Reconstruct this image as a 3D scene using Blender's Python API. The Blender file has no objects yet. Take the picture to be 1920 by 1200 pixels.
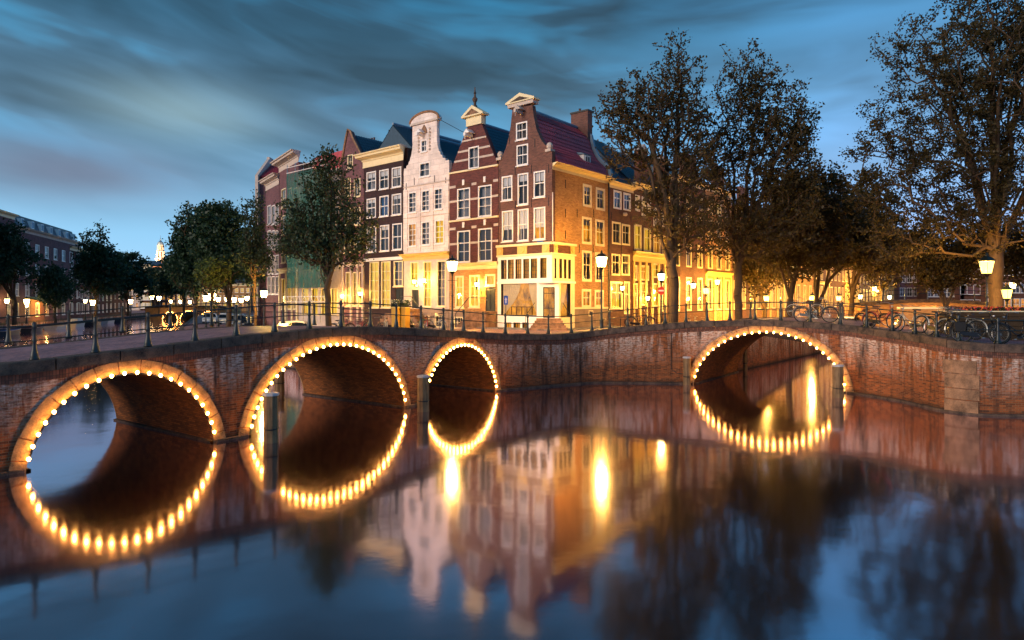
import bpy, math, random
import numpy as np
from mathutils import Vector, Matrix
from mathutils.geometry import tessellate_polygon, delaunay_2d_cdt
PI = math.pi
scene = bpy.context.scene
COL = scene.collection
def S(r, g, b, k=1.0):
    f = lambda c: (c/255/12.92 if c/255 <= .04045 else ((c/255+.055)/1.055)**2.4)*k
    return (f(r), f(g), f(b), 1.0)
# ------------------------------------------------------------------ camera
F, CX, HY, CZ = 1214.0, 960.0, 565.0, 4.2      # focal length and horizon in photo pixels, eye height above the water
cam = bpy.data.cameras.new('camera'); camo = bpy.data.objects.new('camera', cam); COL.objects.link(camo)
camo.location = (0, 0, CZ); camo.rotation_euler = (PI/2, 0, 0)
cam.sensor_width = 36; cam.lens = F/1920*36; cam.shift_y = -35/1920
cam.clip_start = .1; cam.clip_end = 5000
scene.camera = camo
# ------------------------------------------------------------------ world: dusk sky with long-exposure cloud streaks
w = bpy.data.worlds.new('World'); scene.world = w; w.use_nodes = True
N = w.node_tree; N.nodes.clear()
class NT:
    """tiny node helper"""
    def __init__(s, tree): s.t = tree
    def n(s, typ, **kw):
        nd = s.t.nodes.new(typ)
        for k, v in kw.items():
            if k.startswith('i_'):
                key = k[2:]
                key = int(key) if key.isdigit() else key.replace('_', ' ')
                if hasattr(v, 'links') and hasattr(v, 'node'): s.t.links.new(v, nd.inputs[key])
                else: nd.inputs[key].default_value = v
            else: setattr(nd, k, v)
        return nd
    def m(s, op, a, b=None, c=None, clamp=False):
        nd = s.t.nodes.new('ShaderNodeMath'); nd.operation = op; nd.use_clamp = clamp
        for i, v in enumerate((a, b, c)):
            if v is None: continue
            if isinstance(v, (int, float)): nd.inputs[i].default_value = v
            else: s.t.links.new(v, nd.inputs[i])
        return nd.outputs[0]
    def mix(s, fac, a, b, mode='MIX'):
        nd = s.t.nodes.new('ShaderNodeMix'); nd.data_type = 'RGBA'; nd.blend_type = mode
        for i, v in ((0, fac), (6, a), (7, b)):
            if isinstance(v, (int, float, tuple)): nd.inputs[i].default_value = v
            else: s.t.links.new(v, nd.inputs[i])
        return nd.outputs[2]
    def ramp(s, fac, stops, interp='LINEAR'):
        nd = s.t.nodes.new('ShaderNodeValToRGB'); cr = nd.color_ramp; cr.interpolation = interp
        while len(cr.elements) < len(stops): cr.elements.new(.5)
        for e, (p, c) in zip(cr.elements, stops): e.position = p; e.color = c if len(c) == 4 else (*c, 1)
        s.t.links.new(fac, nd.inputs[0]); return nd.outputs[0]
    def sep(s, v):
        nd = s.t.nodes.new('ShaderNodeSeparateXYZ'); s.t.links.new(v, nd.inputs[0]); return nd.outputs
    def comb(s, x, y, z=0.0):
        nd = s.t.nodes.new('ShaderNodeCombineXYZ')
        for i, v in enumerate((x, y, z)):
            if isinstance(v, (int, float)): nd.inputs[i].default_value = v
            else: s.t.links.new(v, nd.inputs[i])
        return nd.outputs[0]
    def noise(s, vec, scale, detail=4, rough=.5, dist=0.0):
        nd = s.n('ShaderNodeTexNoise'); nd.inputs['Scale'].default_value = scale; nd.inputs['Detail'].default_value = detail
        nd.inputs['Roughness'].default_value = rough; nd.inputs['Distortion'].default_value = dist
        if vec is not None: s.t.links.new(vec, nd.inputs['Vector'])
        return nd.outputs[0]
SUN_EL, SUN_AZ = math.radians(14), math.radians(236)   # added fill light, behind the camera on the left
SKT, SKA, SKB = .36, 11.2, 3.1
def build_world():
    T = NT(N)
    x, y, z = T.sep(T.n('ShaderNodeTexCoord').outputs['Generated'])
    el = T.m('ARCSINE', z); az = T.m('ARCTAN2', x, y)
    e = T.m('MULTIPLY', T.m('MAXIMUM', el, 0.0), 2.0, clamp=True)          # 1 = 28.6 degrees up
    clear = T.ramp(e, [(0, S(172, 208, 236)), (.14, S(138, 196, 236)), (.42, S(88, 168, 216)), (.75, S(46, 140, 186)), (1, S(12, 92, 134))])
    clear2 = T.ramp(e, [(0, S(168, 182, 240)), (.25, S(134, 182, 238)), (.6, S(92, 164, 222)), (1, S(30, 132, 190))])
    right = T.m('MULTIPLY', T.m('SUBTRACT', az, .02), 2.2, clamp=True)
    base = T.mix(right, clear, clear2)
    # long-exposure streaks: cloud sheets smeared along the wind, low contrast inside, soft edges
    sl_ = T.m('ADD', el, T.m('MULTIPLY', T.m('MULTIPLY', az, az), -.10)); sl_ = T.m('ADD', sl_, T.m('MULTIPLY', az, .07))
    w1 = T.noise(T.comb(T.m('MULTIPLY', az, 1.7), T.m('MULTIPLY', sl_, 5.2), SKA), 1.0, 3, .45, .6)
    w2 = T.noise(T.comb(T.m('MULTIPLY', az, 3.6), T.m('MULTIPLY', sl_, 15.0), SKB), 1.0, 4, .5, .5)
    w3 = T.noise(T.comb(T.m('MULTIPLY', az, 9.0), T.m('MULTIPLY', sl_, 46.0), 1.3), 1.0, 3, .5, .3)
    cl = T.m('ADD', T.m('ADD', T.m('MULTIPLY', w1, .66), T.m('MULTIPLY', w2, .44)), T.m('MULTIPLY', w3, .09))
    cov = T.m('ADD', T.m('MULTIPLY', T.m('SUBTRACT', e, .45), .26), T.m('MULTIPLY', T.m('ADD', az, -.10), -.34))
    mask = T.m('MULTIPLY', T.m('SUBTRACT', T.m('ADD', cl, cov), SKT), 3.0, clamp=True)
    mask = T.m('MULTIPLY', mask, T.m('SUBTRACT', T.m('MULTIPLY', e, 3.2), .58, clamp=True))
    ccol = T.ramp(e, [(0, S(170, 196, 214)), (.22, S(136, 162, 186)), (.45, S(82, 118, 146)), (.75, S(42, 86, 114)), (1, S(14, 58, 84))])
    vr = T.noise(T.comb(T.m('MULTIPLY', az, 2.6), T.m('MULTIPLY', sl_, 11.0), 15.1), 1.0, 3, .5, .7)
    vk = T.m('ADD', .26, T.m('MULTIPLY', T.m('SUBTRACT', T.m('ADD', vr, T.m('MULTIPLY', w3, .12)), .38), 3.4, clamp=True))
    ccol = T.mix(1.0, ccol, T.comb(vk, vk, vk), 'MULTIPLY')
    gap = T.m('MULTIPLY', T.m('SUBTRACT', T.m('ADD', T.m('MULTIPLY', vr, .6), T.m('MULTIPLY', w2, .4)), .50), 6.5, clamp=True)
    mask = T.m('MULTIPLY', mask, T.m('SUBTRACT', 1.0, T.m('MULTIPLY', gap, .80)))
    sky = T.mix(T.m('MULTIPLY', mask, .92), base, ccol)
    # dull red remnant of sunset in the low left cloud
    dx = T.m('MULTIPLY', T.m('SUBTRACT', az, -.60), 6.0); dy = T.m('MULTIPLY', T.m('SUBTRACT', el, .165), 24.0)
    g = T.m('POWER', 2.718, T.m('MULTIPLY', T.m('ADD', T.m('MULTIPLY', dx, dx), T.m('MULTIPLY', dy, dy)), -1.0))
    sky = T.mix(T.m('MULTIPLY', g, .65), sky, S(96, 86, 108))
    gx = T.m('MULTIPLY', T.m('SUBTRACT', az, -.47), 9.0); gy = T.m('MULTIPLY', T.m('SUBTRACT', el, .255), 26.0)
    g2 = T.m('POWER', 2.718, T.m('MULTIPLY', T.m('ADD', T.m('MULTIPLY', gx, gx), T.m('MULTIPLY', gy, gy)), -1.0))
    sky = T.mix(T.m('MULTIPLY', g2, .55), sky, S(150, 186, 200))
    nis = T.n('ShaderNodeTexSky'); nis.sky_type = 'NISHITA'; nis.sun_disc = False
    nis.sun_elevation = math.radians(0.5); nis.sun_rotation = SUN_AZ
    b1 = T.n('ShaderNodeBackground', i_0=sky, i_1=1.0)
    b2 = T.n('ShaderNodeBackground', i_0=nis.outputs[0], i_1=.05)
    ad = T.n('ShaderNodeAddShader'); N.links.new(b1.outputs[0], ad.inputs[0]); N.links.new(b2.outputs[0], ad.inputs[1])
    out = T.n('ShaderNodeOutputWorld'); N.links.new(ad.outputs[0], out.inputs[0])
build_world()
# ------------------------------------------------------------------ soft directional fill added behind the camera to brighten the house fronts
sl = bpy.data.lights.new('fill_sun', 'SUN'); sl.energy = 2.8; sl.angle = math.radians(28); sl.color = (1.0, .83, .70)
so = bpy.data.objects.new('fill_sun', sl); COL.objects.link(so)
so.rotation_euler = Vector((-math.sin(math.radians(50))*math.cos(SUN_EL), -math.cos(math.radians(50))*math.cos(SUN_EL), math.sin(SUN_EL))).to_track_quat('Z', 'Y').to_euler()
scene.view_settings.view_transform = 'Standard'; scene.view_settings.look = 'None'
scene.view_settings.exposure = .22; scene.view_settings.gamma = 1; scene.view_settings.use_curve_mapping = False
scene.render.engine = 'CYCLES'
cy = scene.cycles
cy.use_denoising = True; cy.max_bounces = 6; cy.diffuse_bounces = 2; cy.glossy_bounces = 3; cy.transparent_max_bounces = 12
cy.transmission_bounces = 2; cy.use_light_tree = True; cy.sample_clamp_indirect = 6; cy.caustics_reflective = False; cy.caustics_refractive = False
LAMP = (1.0, .52, .085)
# ------------------------------------------------------------------ helpers
def W(px, py, D): return Vector(((px-CX)/F*D, D, CZ+(HY-py)/F*D))
def tag(o, label=None, cat=None, group=None, kind=None):
    for k, v in (('label', label), ('category', cat), ('group', group), ('kind', kind)):
        if v: o[k] = v
    return o
def empty(name, loc, rz=0, label=None, cat=None, group=None):
    o = bpy.data.objects.new(name, None); COL.objects.link(o); o.empty_display_size = .3
    o.location = loc; o.rotation_euler = (0, 0, rz)
    return tag(o, label, cat, group)
def link(name, me, parent=None, loc=None, rot=None, scale=None):
    o = bpy.data.objects.new(name, me); COL.objects.link(o); o.parent = parent
    if loc is not None: o.location = loc
    if rot is not None: o.rotation_euler = rot
    if scale is not None: o.scale = scale
    return o
KIDS = {}
def copy_tree(o, parent=None):
    c = o.copy(); COL.objects.link(c); c.parent = parent
    for ch in o.children: copy_tree(ch, c)
    return c
class MB:
    def __init__(s): s.v = []; s.f = []; s.m = []; s.uv = None
    def add(s, vs, fs, m=0):
        b = len(s.v); s.v += [tuple(p) for p in vs]
        for f in fs: s.f.append(tuple(i+b for i in f)); s.m.append(m)
        return s
    def box(s, x0, x1, y0, y1, z0, z1, m=0, T=None):
        vs = [(x, y, z) for z in (z0, z1) for y in (y0, y1) for x in (x0, x1)]
        if T: vs = [T(*p) for p in vs]
        return s.add(vs, [(0, 2, 3, 1), (4, 5, 7, 6), (0, 1, 5, 4), (2, 6, 7, 3), (0, 4, 6, 2), (1, 3, 7, 5)], m)
    def prism(s, out, d0, d1, m=0, T=None):
        """out: list of (x, z); extruded from y=d0 to d1"""
        n = len(out); vs = [(x, d0, z) for x, z in out]+[(x, d1, z) for x, z in out]
        if T: vs = [T(*p) for p in vs]
        tris = tessellate_polygon([[Vector((x, z, 0)) for x, z in out]])
        fs = [tuple(t) for t in tris]+[tuple(i+n for i in reversed(t)) for t in tris]
        fs += [(i, (i+1) % n, (i+1) % n+n, i+n) for i in range(n)]
        return s.add(vs, fs, m)
    def tube(s, path, r, n=6, m=0, cap=True, closed=False):
        P = [Vector(p) for p in path]; k = len(P); vs = []
        rr = r if isinstance(r, (list, tuple)) else [r]*k
        a = None
        for i, p in enumerate(P):
            if closed: t = P[(i+1) % k]-P[i-1]
            else: t = P[min(i+1, k-1)]-P[max(i-1, 0)]
            t = t.normalized() if t.length > 1e-9 else Vector((0, 0, 1))
            if a is None: a = t.cross(Vector((0, 0, 1)) if abs(t.z) < .9 else Vector((1, 0, 0)))
            a = a-t*a.dot(t)
            if a.length < 1e-4: a = t.orthogonal()
            a = a.normalized(); b = t.cross(a)
            for j in range(n):
                th = 2*PI*j/n; vs.append(p+rr[i]*(math.cos(th)*a+math.sin(th)*b))
        fs = []
        for i in range(k if closed else k-1):
            i2 = (i+1) % k
            for j in range(n):
                fs.append((i*n+j, i*n+(j+1) % n, i2*n+(j+1) % n, i2*n+j))
        if cap and not closed: fs += [tuple(range(n))[::-1], tuple((k-1)*n+j for j in range(n))]
        return s.add(vs, fs, m)
    def lathe(s, prof, n=10, c=(0, 0, 0), m=0, ph=0):
        vs = []; k = len(prof)
        for r, z in prof:
            for j in range(n):
                th = 2*PI*(j+ph)/n; vs.append((c[0]+r*math.cos(th), c[1]+r*math.sin(th), c[2]+z))
        fs = [(i*n+j, i*n+(j+1) % n, (i+1)*n+(j+1) % n, (i+1)*n+j) for i in range(k-1) for j in range(n)]
        fs += [tuple(range(n))[::-1], tuple((k-1)*n+j for j in range(n))]
        return s.add(vs, fs, m)
    def mesh(s, name, mats, smooth=False):
        me = bpy.data.meshes.new(name); me.from_pydata(s.v, [], s.f)
        mats = mats if isinstance(mats, (list, tuple)) else [mats]
        for mt in mats: me.materials.append(mt)
        if len(mats) > 1: me.polygons.foreach_set('material_index', s.m)
        if s.uv:
            for nm, uvs in s.uv.items():
                lay = me.uv_layers.new(name=nm)
                li = np.zeros(len(me.loops), dtype=np.int32); me.loops.foreach_get('vertex_index', li)
                lay.data.foreach_set('uv', np.array(uvs, dtype=np.float32)[li].ravel())
        if smooth: me.polygons.foreach_set('use_smooth', [True]*len(me.polygons))
        return me
    def build(s, name, mats, parent=None, smooth=False, loc=None, rot=None):
        return link(name, s.mesh(name, mats, smooth), parent, loc, rot)
def mesh_np(name, V, Fq, mat):
    me = bpy.data.meshes.new(name); nv, nf = len(V), len(Fq); k = Fq.shape[1]
    me.vertices.add(nv); me.vertices.foreach_set('co', np.asarray(V, dtype=np.float32).ravel())
    me.loops.add(nf*k); me.loops.foreach_set('vertex_index', np.asarray(Fq, dtype=np.int32).ravel())
    me.polygons.add(nf); me.polygons.foreach_set('loop_start', np.arange(0, nf*k, k, dtype=np.int32))
    me.update(calc_edges=True); me.materials.append(mat); return me
# ------------------------------------------------------------------ materials
def newmat(name):
    m = bpy.data.materials.new(name); m.use_nodes = True; m.node_tree.nodes.clear(); return m, NT(m.node_tree)
def fin(m, T, bsdf):
    o = T.n('ShaderNodeOutputMaterial'); m.node_tree.links.new(bsdf, o.inputs[0]); return m
def princ(T, col, rough=.6, metal=0.0, normal=None, spec=.5, emis=None, es=0.0):
    b = T.n('ShaderNodeBsdfPrincipled')
    for k, v in (('Base Color', col), ('Roughness', rough), ('Metallic', metal), ('Specular IOR Level', spec)):
        if isinstance(v, (int, float, tuple)): b.inputs[k].default_value = v
        else: T.t.links.new(v, b.inputs[k])
    if normal is not None: T.t.links.new(normal, b.inputs['Normal'])
    if emis is not None:
        if isinstance(emis, tuple): b.inputs['Emission Color'].default_value = emis
        else: T.t.links.new(emis, b.inputs['Emission Color'])
        if isinstance(es, (int, float)): b.inputs['Emission Strength'].default_value = es
        else: T.t.links.new(es, b.inputs['Emission Strength'])
    return b.outputs[0]
def bump(T, h, strength=.3, dist=.02):
    b = T.n('ShaderNodeBump'); b.inputs['Strength'].default_value = strength; b.inputs['Distance'].default_value = dist
    T.t.links.new(h, b.inputs['Height']); return b.outputs[0]
def plain(name, col, rough=.6, metal=0.0, var=.25, scale=3.0, bs=.15, spec=.5):
    """painted / stone surface with worn, uneven colour"""
    m, T = newmat(name); oc = T.n('ShaderNodeTexCoord').outputs['Object']
    n1 = T.noise(oc, scale, 5, .6); n2 = T.noise(oc, scale*9, 3, .6)
    k = T.m('ADD', T.m('MULTIPLY', n1, var*1.4), T.m('MULTIPLY', n2, var*.6))
    k = T.m('SUBTRACT', 1+var, T.m('MULTIPLY', k, 2.0))
    c = T.mix(1.0, (*col[:3], 1), T.comb(k, k, k), 'MULTIPLY')
    return fin(m, T, princ(T, c, rough, metal, bump(T, n2, bs), spec))
def brickmat(name, c1, c2, mortar, sz=.215, h=.068, uv=None, stain=0.0, soldier=False, bs=.5):
    m, T = newmat(name)
    if uv: sx, sz_, _ = T.sep(T.n('ShaderNodeUVMap', uv_map=uv).outputs[0]); coord = T.comb(sx, sz_)
    else:
        x, y, z = T.sep(T.n('ShaderNodeTexCoord').outputs['Object']); sx = T.m('ADD', x, y); sz_ = z; coord = T.comb(sx, z)
    if soldier: coord = T.comb(sz_, sx)
    br = T.n('ShaderNodeTexBrick'); br.offset = 0.0 if soldier else .5
    T.t.links.new(coord, br.inputs['Vector'])
    for k, v in (('Color1', c1), ('Color2', c2), ('Mortar', mortar), ('Scale', 1.0), ('Mortar Size', .007), ('Mortar Smooth', .3), ('Bias', 0.0), ('Brick Width', sz), ('Row Height', h)):
        br.inputs[k].default_value = v
    n1 = T.noise(T.comb(sx, sz_), .9, 6, .65); n2 = T.noise(T.comb(sx, sz_), 14, 3, .6)
    k = T.m('ADD', .16, T.m('ADD', T.m('MULTIPLY', n1, 1.15), T.m('MULTIPLY', n2, .5)))
    col = T.mix(1.0, br.outputs['Color'], T.comb(k, k, k), 'MULTIPLY')
    if stain:
        u2, v2, _ = T.sep(T.n('ShaderNodeUVMap', uv_map='top').outputs[0])      # v2 = metres below the coping
        st = T.noise(T.comb(T.m('MULTIPLY', u2, 5.0), T.m('MULTIPLY', v2, .55)), 1.0, 5, .65)
        st2 = T.noise(T.comb(T.m('MULTIPLY', u2, .45), T.m('MULTIPLY', v2, .3), 4.0), 1.0, 3, .5)
        fine = T.noise(T.comb(T.m('MULTIPLY', u2, 3.0), T.m('MULTIPLY', v2, 9.0)), 2.0, 4, .7)
        fall = T.m('SUBTRACT', 1.15, T.m('MULTIPLY', v2, .55), clamp=True)
        q = T.m('MULTIPLY', T.m('SUBTRACT', T.m('ADD', st, T.m('MULTIPLY', st2, .7)), .76), 7.0, clamp=True)
        q = T.m('MULTIPLY', T.m('MULTIPLY', q, fall), T.m('MULTIPLY', T.m('SUBTRACT', fine, .38), 5.0, clamp=True))
        col = T.mix(T.m('MULTIPLY', q, stain), col, S(220, 198, 186))           # lime bloom washed out of the joints
        dk = T.noise(T.comb(T.m('MULTIPLY', u2, 2.3), T.m('MULTIPLY', v2, .35), 9.0), 1.0, 4, .6)
        col = T.mix(T.m('MULTIPLY', T.m('SUBTRACT', dk, .52), 5.0, clamp=True), col, S(46, 32, 28))
        low = T.m('MULTIPLY', T.m('SUBTRACT', .35, T.m('ADD', sz_, T.m('MULTIPLY', st2, .2))), 4.0, clamp=True)
        col = T.mix(low, col, S(34, 30, 22))                                     # wet algae band at the waterline
    hgt = T.m('SUBTRACT', T.m('MULTIPLY', n2, .4), br.outputs['Fac'])
    return fin(m, T, princ(T, col, .85, 0, bump(T, hgt, bs, .012), .3))
def emit(name, col, strength, transp=0.0):
    m, T = newmat(name); e = T.n('ShaderNodeEmission'); e.inputs[0].default_value = (*col[:3], 1); e.inputs[1].default_value = strength
    o = e.outputs[0]
    if transp:
        t = T.n('ShaderNodeBsdfTransparent'); mx = T.n('ShaderNodeMixShader'); mx.inputs[0].default_value = transp
        T.t.links.new(o, mx.inputs[1]); T.t.links.new(t.outputs[0], mx.inputs[2]); o = mx.outputs[0]
    return fin(m, T, o)
def room(name, c0, c1, strength):
    """lit room seen through a window: uneven warm wall, dark furniture low down"""
    m, T = newmat(name); oc = T.n('ShaderNodeTexCoord').outputs['Object']; x, y, z = T.sep(oc)
    xx = T.m('ADD', x, y)
    n1 = T.noise(T.comb(T.m('MULTIPLY', xx, 1.6), T.m('MULTIPLY', z, 1.1)), 1.0, 3, .5)
    n2 = T.noise(T.comb(T.m('MULTIPLY', xx, 9), T.m('MULTIPLY', z, 3)), 1.0, 4, .6)
    f = T.m('MULTIPLY', T.m('SUBTRACT', T.m('ADD', n1, T.m('MULTIPLY', n2, .5)), .5), 2.4, clamp=True)
    c = T.mix(f, c0, c1)
    return fin(m, T, princ(T, (.05, .03, .02, 1), .7, emis=c, es=strength))
def glassmat():
    m, T = newmat('window_glass'); fr = T.n('ShaderNodeFresnel'); fr.inputs[0].default_value = 1.55
    f = T.m('ADD', T.m('MULTIPLY', fr.outputs[0], 1.15), .0, clamp=True)
    t = T.n('ShaderNodeBsdfTransparent'); t.inputs[0].default_value = (.82, .85, .84, 1)
    g = T.n('ShaderNodeBsdfGlossy'); g.inputs[0].default_value = (.8, .85, .9, 1); g.inputs[1].default_value = .03
    wv = T.noise(T.n('ShaderNodeTexCoord').outputs['Object'], 2.5, 2); T.t.links.new(bump(T, wv, .08, .05), g.inputs['Normal'])
    mx = T.n('ShaderNodeMixShader'); T.t.links.new(f, mx.inputs[0]); T.t.links.new(t.outputs[0], mx.inputs[1]); T.t.links.new(g.outputs[0], mx.inputs[2])
    return fin(m, T, mx.outputs[0])
def watermat():
    m, T = newmat('canal_water'); g = T.n('ShaderNodeNewGeometry').outputs['Position']; x, y, z = T.sep(g)
    n1 = T.noise(g, .35, 3, .5); n2 = T.noise(g, 1.7, 3, .55)
    h = T.m('ADD', T.m('MULTIPLY', n1, 1.0), T.m('MULTIPLY', n2, .12))
    nb = bump(T, h, .10, .10)
    lw = T.n('ShaderNodeFresnel'); lw.inputs[0].default_value = 1.33
    f = T.m('ADD', T.m('MULTIPLY', lw.outputs[0], 1.0), .50, clamp=True)
    gl = T.n('ShaderNodeBsdfGlossy'); gl.inputs[0].default_value = (.95, .86, 1.0, 1); gl.inputs[1].default_value = .085
    T.t.links.new(nb, gl.inputs['Normal'])
    d = T.n('ShaderNodeBsdfDiffuse'); d.inputs[0].default_value = (.012, .009, .006, 1)
    mx = T.n('ShaderNodeMixShader'); T.t.links.new(f, mx.inputs[0]); T.t.links.new(d.outputs[0], mx.inputs[1]); T.t.links.new(gl.outputs[0], mx.inputs[2])
    return fin(m, T, mx.outputs[0])
def leafmat(name, c1, c2, tr=.35):
    m, T = newmat(name); oc = T.n('ShaderNodeTexCoord').outputs['Object']
    n = T.noise(oc, 1.1, 4, .6); n2 = T.noise(oc, 11, 2, .6)
    f = T.m('MULTIPLY', T.m('SUBTRACT', T.m('ADD', T.m('MULTIPLY', n, .6), T.m('MULTIPLY', n2, .6)), .35), 2.2, clamp=True)
    c = T.mix(f, c1, c2)
    b = princ(T, c, .5, spec=.3); t = T.n('ShaderNodeBsdfTranslucent'); T.t.links.new(c, t.inputs[0])
    mx = T.n('ShaderNodeMixShader'); mx.inputs[0].default_value = tr; T.t.links.new(b, mx.inputs[1]); T.t.links.new(t.outputs[0], mx.inputs[2])
    return fin(m, T, mx.outputs[0])
def pavemat(name, c1, c2, mortar):
    m, T = newmat(name); x, y, z = T.sep(T.n('ShaderNodeNewGeometry').outputs['Position'])
    u = T.m('ADD', T.m('MULTIPLY', x, .615), T.m('MULTIPLY', y, .788)); v = T.m('SUBTRACT', T.m('MULTIPLY', x, .788), T.m('MULTIPLY', y, .615))
    br = T.n('ShaderNodeTexBrick'); T.t.links.new(T.comb(v, u), br.inputs['Vector'])
    for k, val in (('Color1', c1), ('Color2', c2), ('Mortar', mortar), ('Scale', 1.0), ('Mortar Size', .008), ('Mortar Smooth', .2), ('Brick Width', .21), ('Row Height', .105)):
        br.inputs[k].default_value = val
    n1 = T.noise(T.comb(u, v), .7, 5, .6); k = T.m('ADD', .5, n1)
    col = T.mix(1.0, br.outputs[0], T.comb(k, k, k), 'MULTIPLY')
    ht = T.m('SUBTRACT', T.m('MULTIPLY', T.noise(T.comb(u, v), 25, 2), .4), br.outputs['Fac'])
    return fin(m, T, princ(T, col, T.m('SUBTRACT', .75, T.m('MULTIPLY', n1, .35)), 0, bump(T, ht, .5, .012), .5))
def woodmat(name, c1, c2, vertical=True):
    m, T = newmat(name); x, y, z = T.sep(T.n('ShaderNodeTexCoord').outputs['Object'])
    co = T.comb(T.m('MULTIPLY', x, 14), T.m('MULTIPLY', y, 14), T.m('MULTIPLY', z, .9)) if vertical else T.comb(T.m('MULTIPLY', x, .8), T.m('MULTIPLY', y, .8), T.m('MULTIPLY', z, 16))
    n = T.noise(co, 1.6, 5, .65, .4); n2 = T.noise(T.comb(x, y, z), 3.0, 4)
    c = T.mix(T.m('MULTIPLY', T.m('SUBTRACT', T.m('ADD', T.m('MULTIPLY', n, .7), T.m('MULTIPLY', n2, .4)), .3), 2.2, clamp=True), c1, c2)
    return fin(m, T, princ(T, c, .8, 0, bump(T, n, .6, .02), .3))
M = {}
M['water'] = watermat(); M['glass'] = glassmat()
M['bridge_brick'] = brickmat('bridge_brick', S(158, 84, 42), S(92, 48, 28), S(136, 104, 76), uv='wall', stain=.95, bs=1.0)
M['soldier'] = brickmat('soldier_brick', S(128, 82, 66), S(84, 54, 46), S(60, 48, 42), uv='wall', soldier=True, bs=.8)
M['barrel_brick'] = brickmat('barrel_brick', S(166, 98, 48), S(116, 70, 38), S(78, 54, 36), uv='wall', bs=.7)
M['stone'] = plain('grey_stone', S(116, 90, 74), .8, var=.6, scale=3.2, bs=.7)
M['arch_stone'] = plain('arch_stone', S(196, 152, 108), .85, var=.5, scale=3.0, bs=.5)
M['pale_stone'] = plain('pale_stone', S(176, 130, 98), .85, var=.5, scale=2.5, bs=.5)
M['iron'] = plain('green_black_iron', S(17, 28, 25), .42, .0, var=.4, scale=6)
M['dark_metal'] = plain('black_metal', S(22, 22, 24), .4, .3, var=.3, scale=6)
M['chrome'] = plain('worn_chrome', S(170, 168, 160), .3, .9, var=.2, scale=6)
M['paving'] = pavemat('brick_paving', S(156, 108, 108), S(112, 82, 92), S(48, 38, 42))
M['pavement'] = pavemat('grey_paving', S(128, 118, 112), S(104, 96, 94), S(60, 54, 50))
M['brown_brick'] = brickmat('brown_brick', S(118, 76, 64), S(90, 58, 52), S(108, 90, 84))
M['orange_brick'] = brickmat('warm_lamplit_brick', S(190, 140, 86), S(158, 110, 66), S(140, 112, 78))  # warm brick with the orange of the street lamps worked into its colour
M['red_brick'] = brickmat('dark_red_brick', S(108, 56, 52), S(80, 42, 42), S(92, 70, 68))
M['black_brick'] = brickmat('black_brown_brick', S(64, 42, 44), S(48, 34, 36), S(46, 38, 40))
M['mid_brick'] = brickmat('mid_brown_brick', S(104, 62, 48), S(84, 50, 40), S(84, 66, 56))
M['dull_brick'] = brickmat('dull_violet_brick', S(118, 76, 80), S(94, 62, 68), S(98, 80, 82))
M['stone_brick'] = brickmat('ashlar_base', S(150, 124, 104), S(126, 104, 90), S(90, 72, 62), sz=.7, h=.32)
M['white_plaster'] = brickmat('white_ashlar', S(226, 208, 200), S(216, 198, 190), S(160, 138, 132), sz=1.15, h=.42, bs=.35)
M['pale_plaster'] = plain('pale_plaster', S(206, 186, 172), .75, var=.2)
M['white'] = plain('white_paint', S(236, 226, 220), .45, var=.08)
M['cream'] = plain('cream_paint', S(236, 214, 168), .5, var=.12)
M['yellow_paint'] = plain('warm_cream_paint', S(212, 176, 96), .5, var=.12)
M['dark_wood'] = plain('dark_green_paint', S(24, 30, 28), .4, var=.2)
def netmat():
    m, T = newmat('teal_scaffold_net'); oc = T.n('ShaderNodeTexCoord').outputs['Object']; x, y, z = T.sep(oc)
    n = T.noise(oc, 1.3, 4, .6); c = T.mix(n, S(8, 56, 52), S(30, 104, 90)); k = T.noise(T.comb(T.m('MULTIPLY', x, 3), 0.0, T.m('MULTIPLY', z, 1.2)), 1.0, 3)
    b = princ(T, c, .8); t = T.n('ShaderNodeBsdfTransparent'); mx = T.n('ShaderNodeMixShader'); T.t.links.new(T.m('MULTIPLY', T.m('SUBTRACT', k, .25), 1.0, clamp=True), mx.inputs[0])
    T.t.links.new(b, mx.inputs[1]); T.t.links.new(t.outputs[0], mx.inputs[2]); return fin(m, T, mx.outputs[0])
M['teal'] = netmat()
M['red_tile'] = plain('red_roof_tile', S(205, 72, 82), .55, var=.35, scale=5)
M['blue_tile'] = plain('slate_blue_roof_tile', S(52, 80, 100), .45, var=.35, scale=5)
M['lead'] = plain('lead_flashing', S(120, 140, 158), .5, var=.2)
M['blind'] = plain('white_blind', S(232, 222, 226), .8, var=.05)
M['lace'] = plain('lace_curtain', S(170, 160, 165), .9, var=.3, scale=8)
M['drape'] = plain('beige_drape', S(228, 202, 168), .85, var=.15)
M['dark_room'] = room('dark_room', S(12, 12, 16), S(34, 28, 26), .7)
M['lit_room'] = room('lit_room', S(236, 150, 20), S(255, 214, 60), 1.0)
M['amber_room'] = room('amber_room', S(70, 34, 8), S(236, 150, 34), 1.3)
M['blue_room'] = room('blue_room', S(20, 50, 90), S(50, 100, 150), .5)
M['wood_pile'] = woodmat('weathered_timber', S(58, 44, 34), S(150, 118, 84))
M['plank'] = woodmat('dark_plank', S(44, 32, 18), S(74, 54, 30), False)
M['bark'] = woodmat('bark', S(42, 32, 22), S(82, 62, 42))
M['leaf_green'] = leafmat('leaf_green', S(34, 48, 32), S(62, 76, 46))
M['leaf_brown'] = leafmat('leaf_olive', S(32, 33, 20), S(88, 72, 34), .5)
M['leaf_dark'] = leafmat('leaf_dark_green', S(24, 44, 32), S(48, 72, 46))
M['leaf_fresh'] = leafmat('leaf_fresh', S(44, 60, 28), S(84, 98, 44))
M['bulb'] = emit('bulb_glow', (1.0, .45, .08), 78)
M['lantern_amber'] = emit('amber_lantern_glow', (1.0, .60, .12), 5.5, .35)
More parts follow.
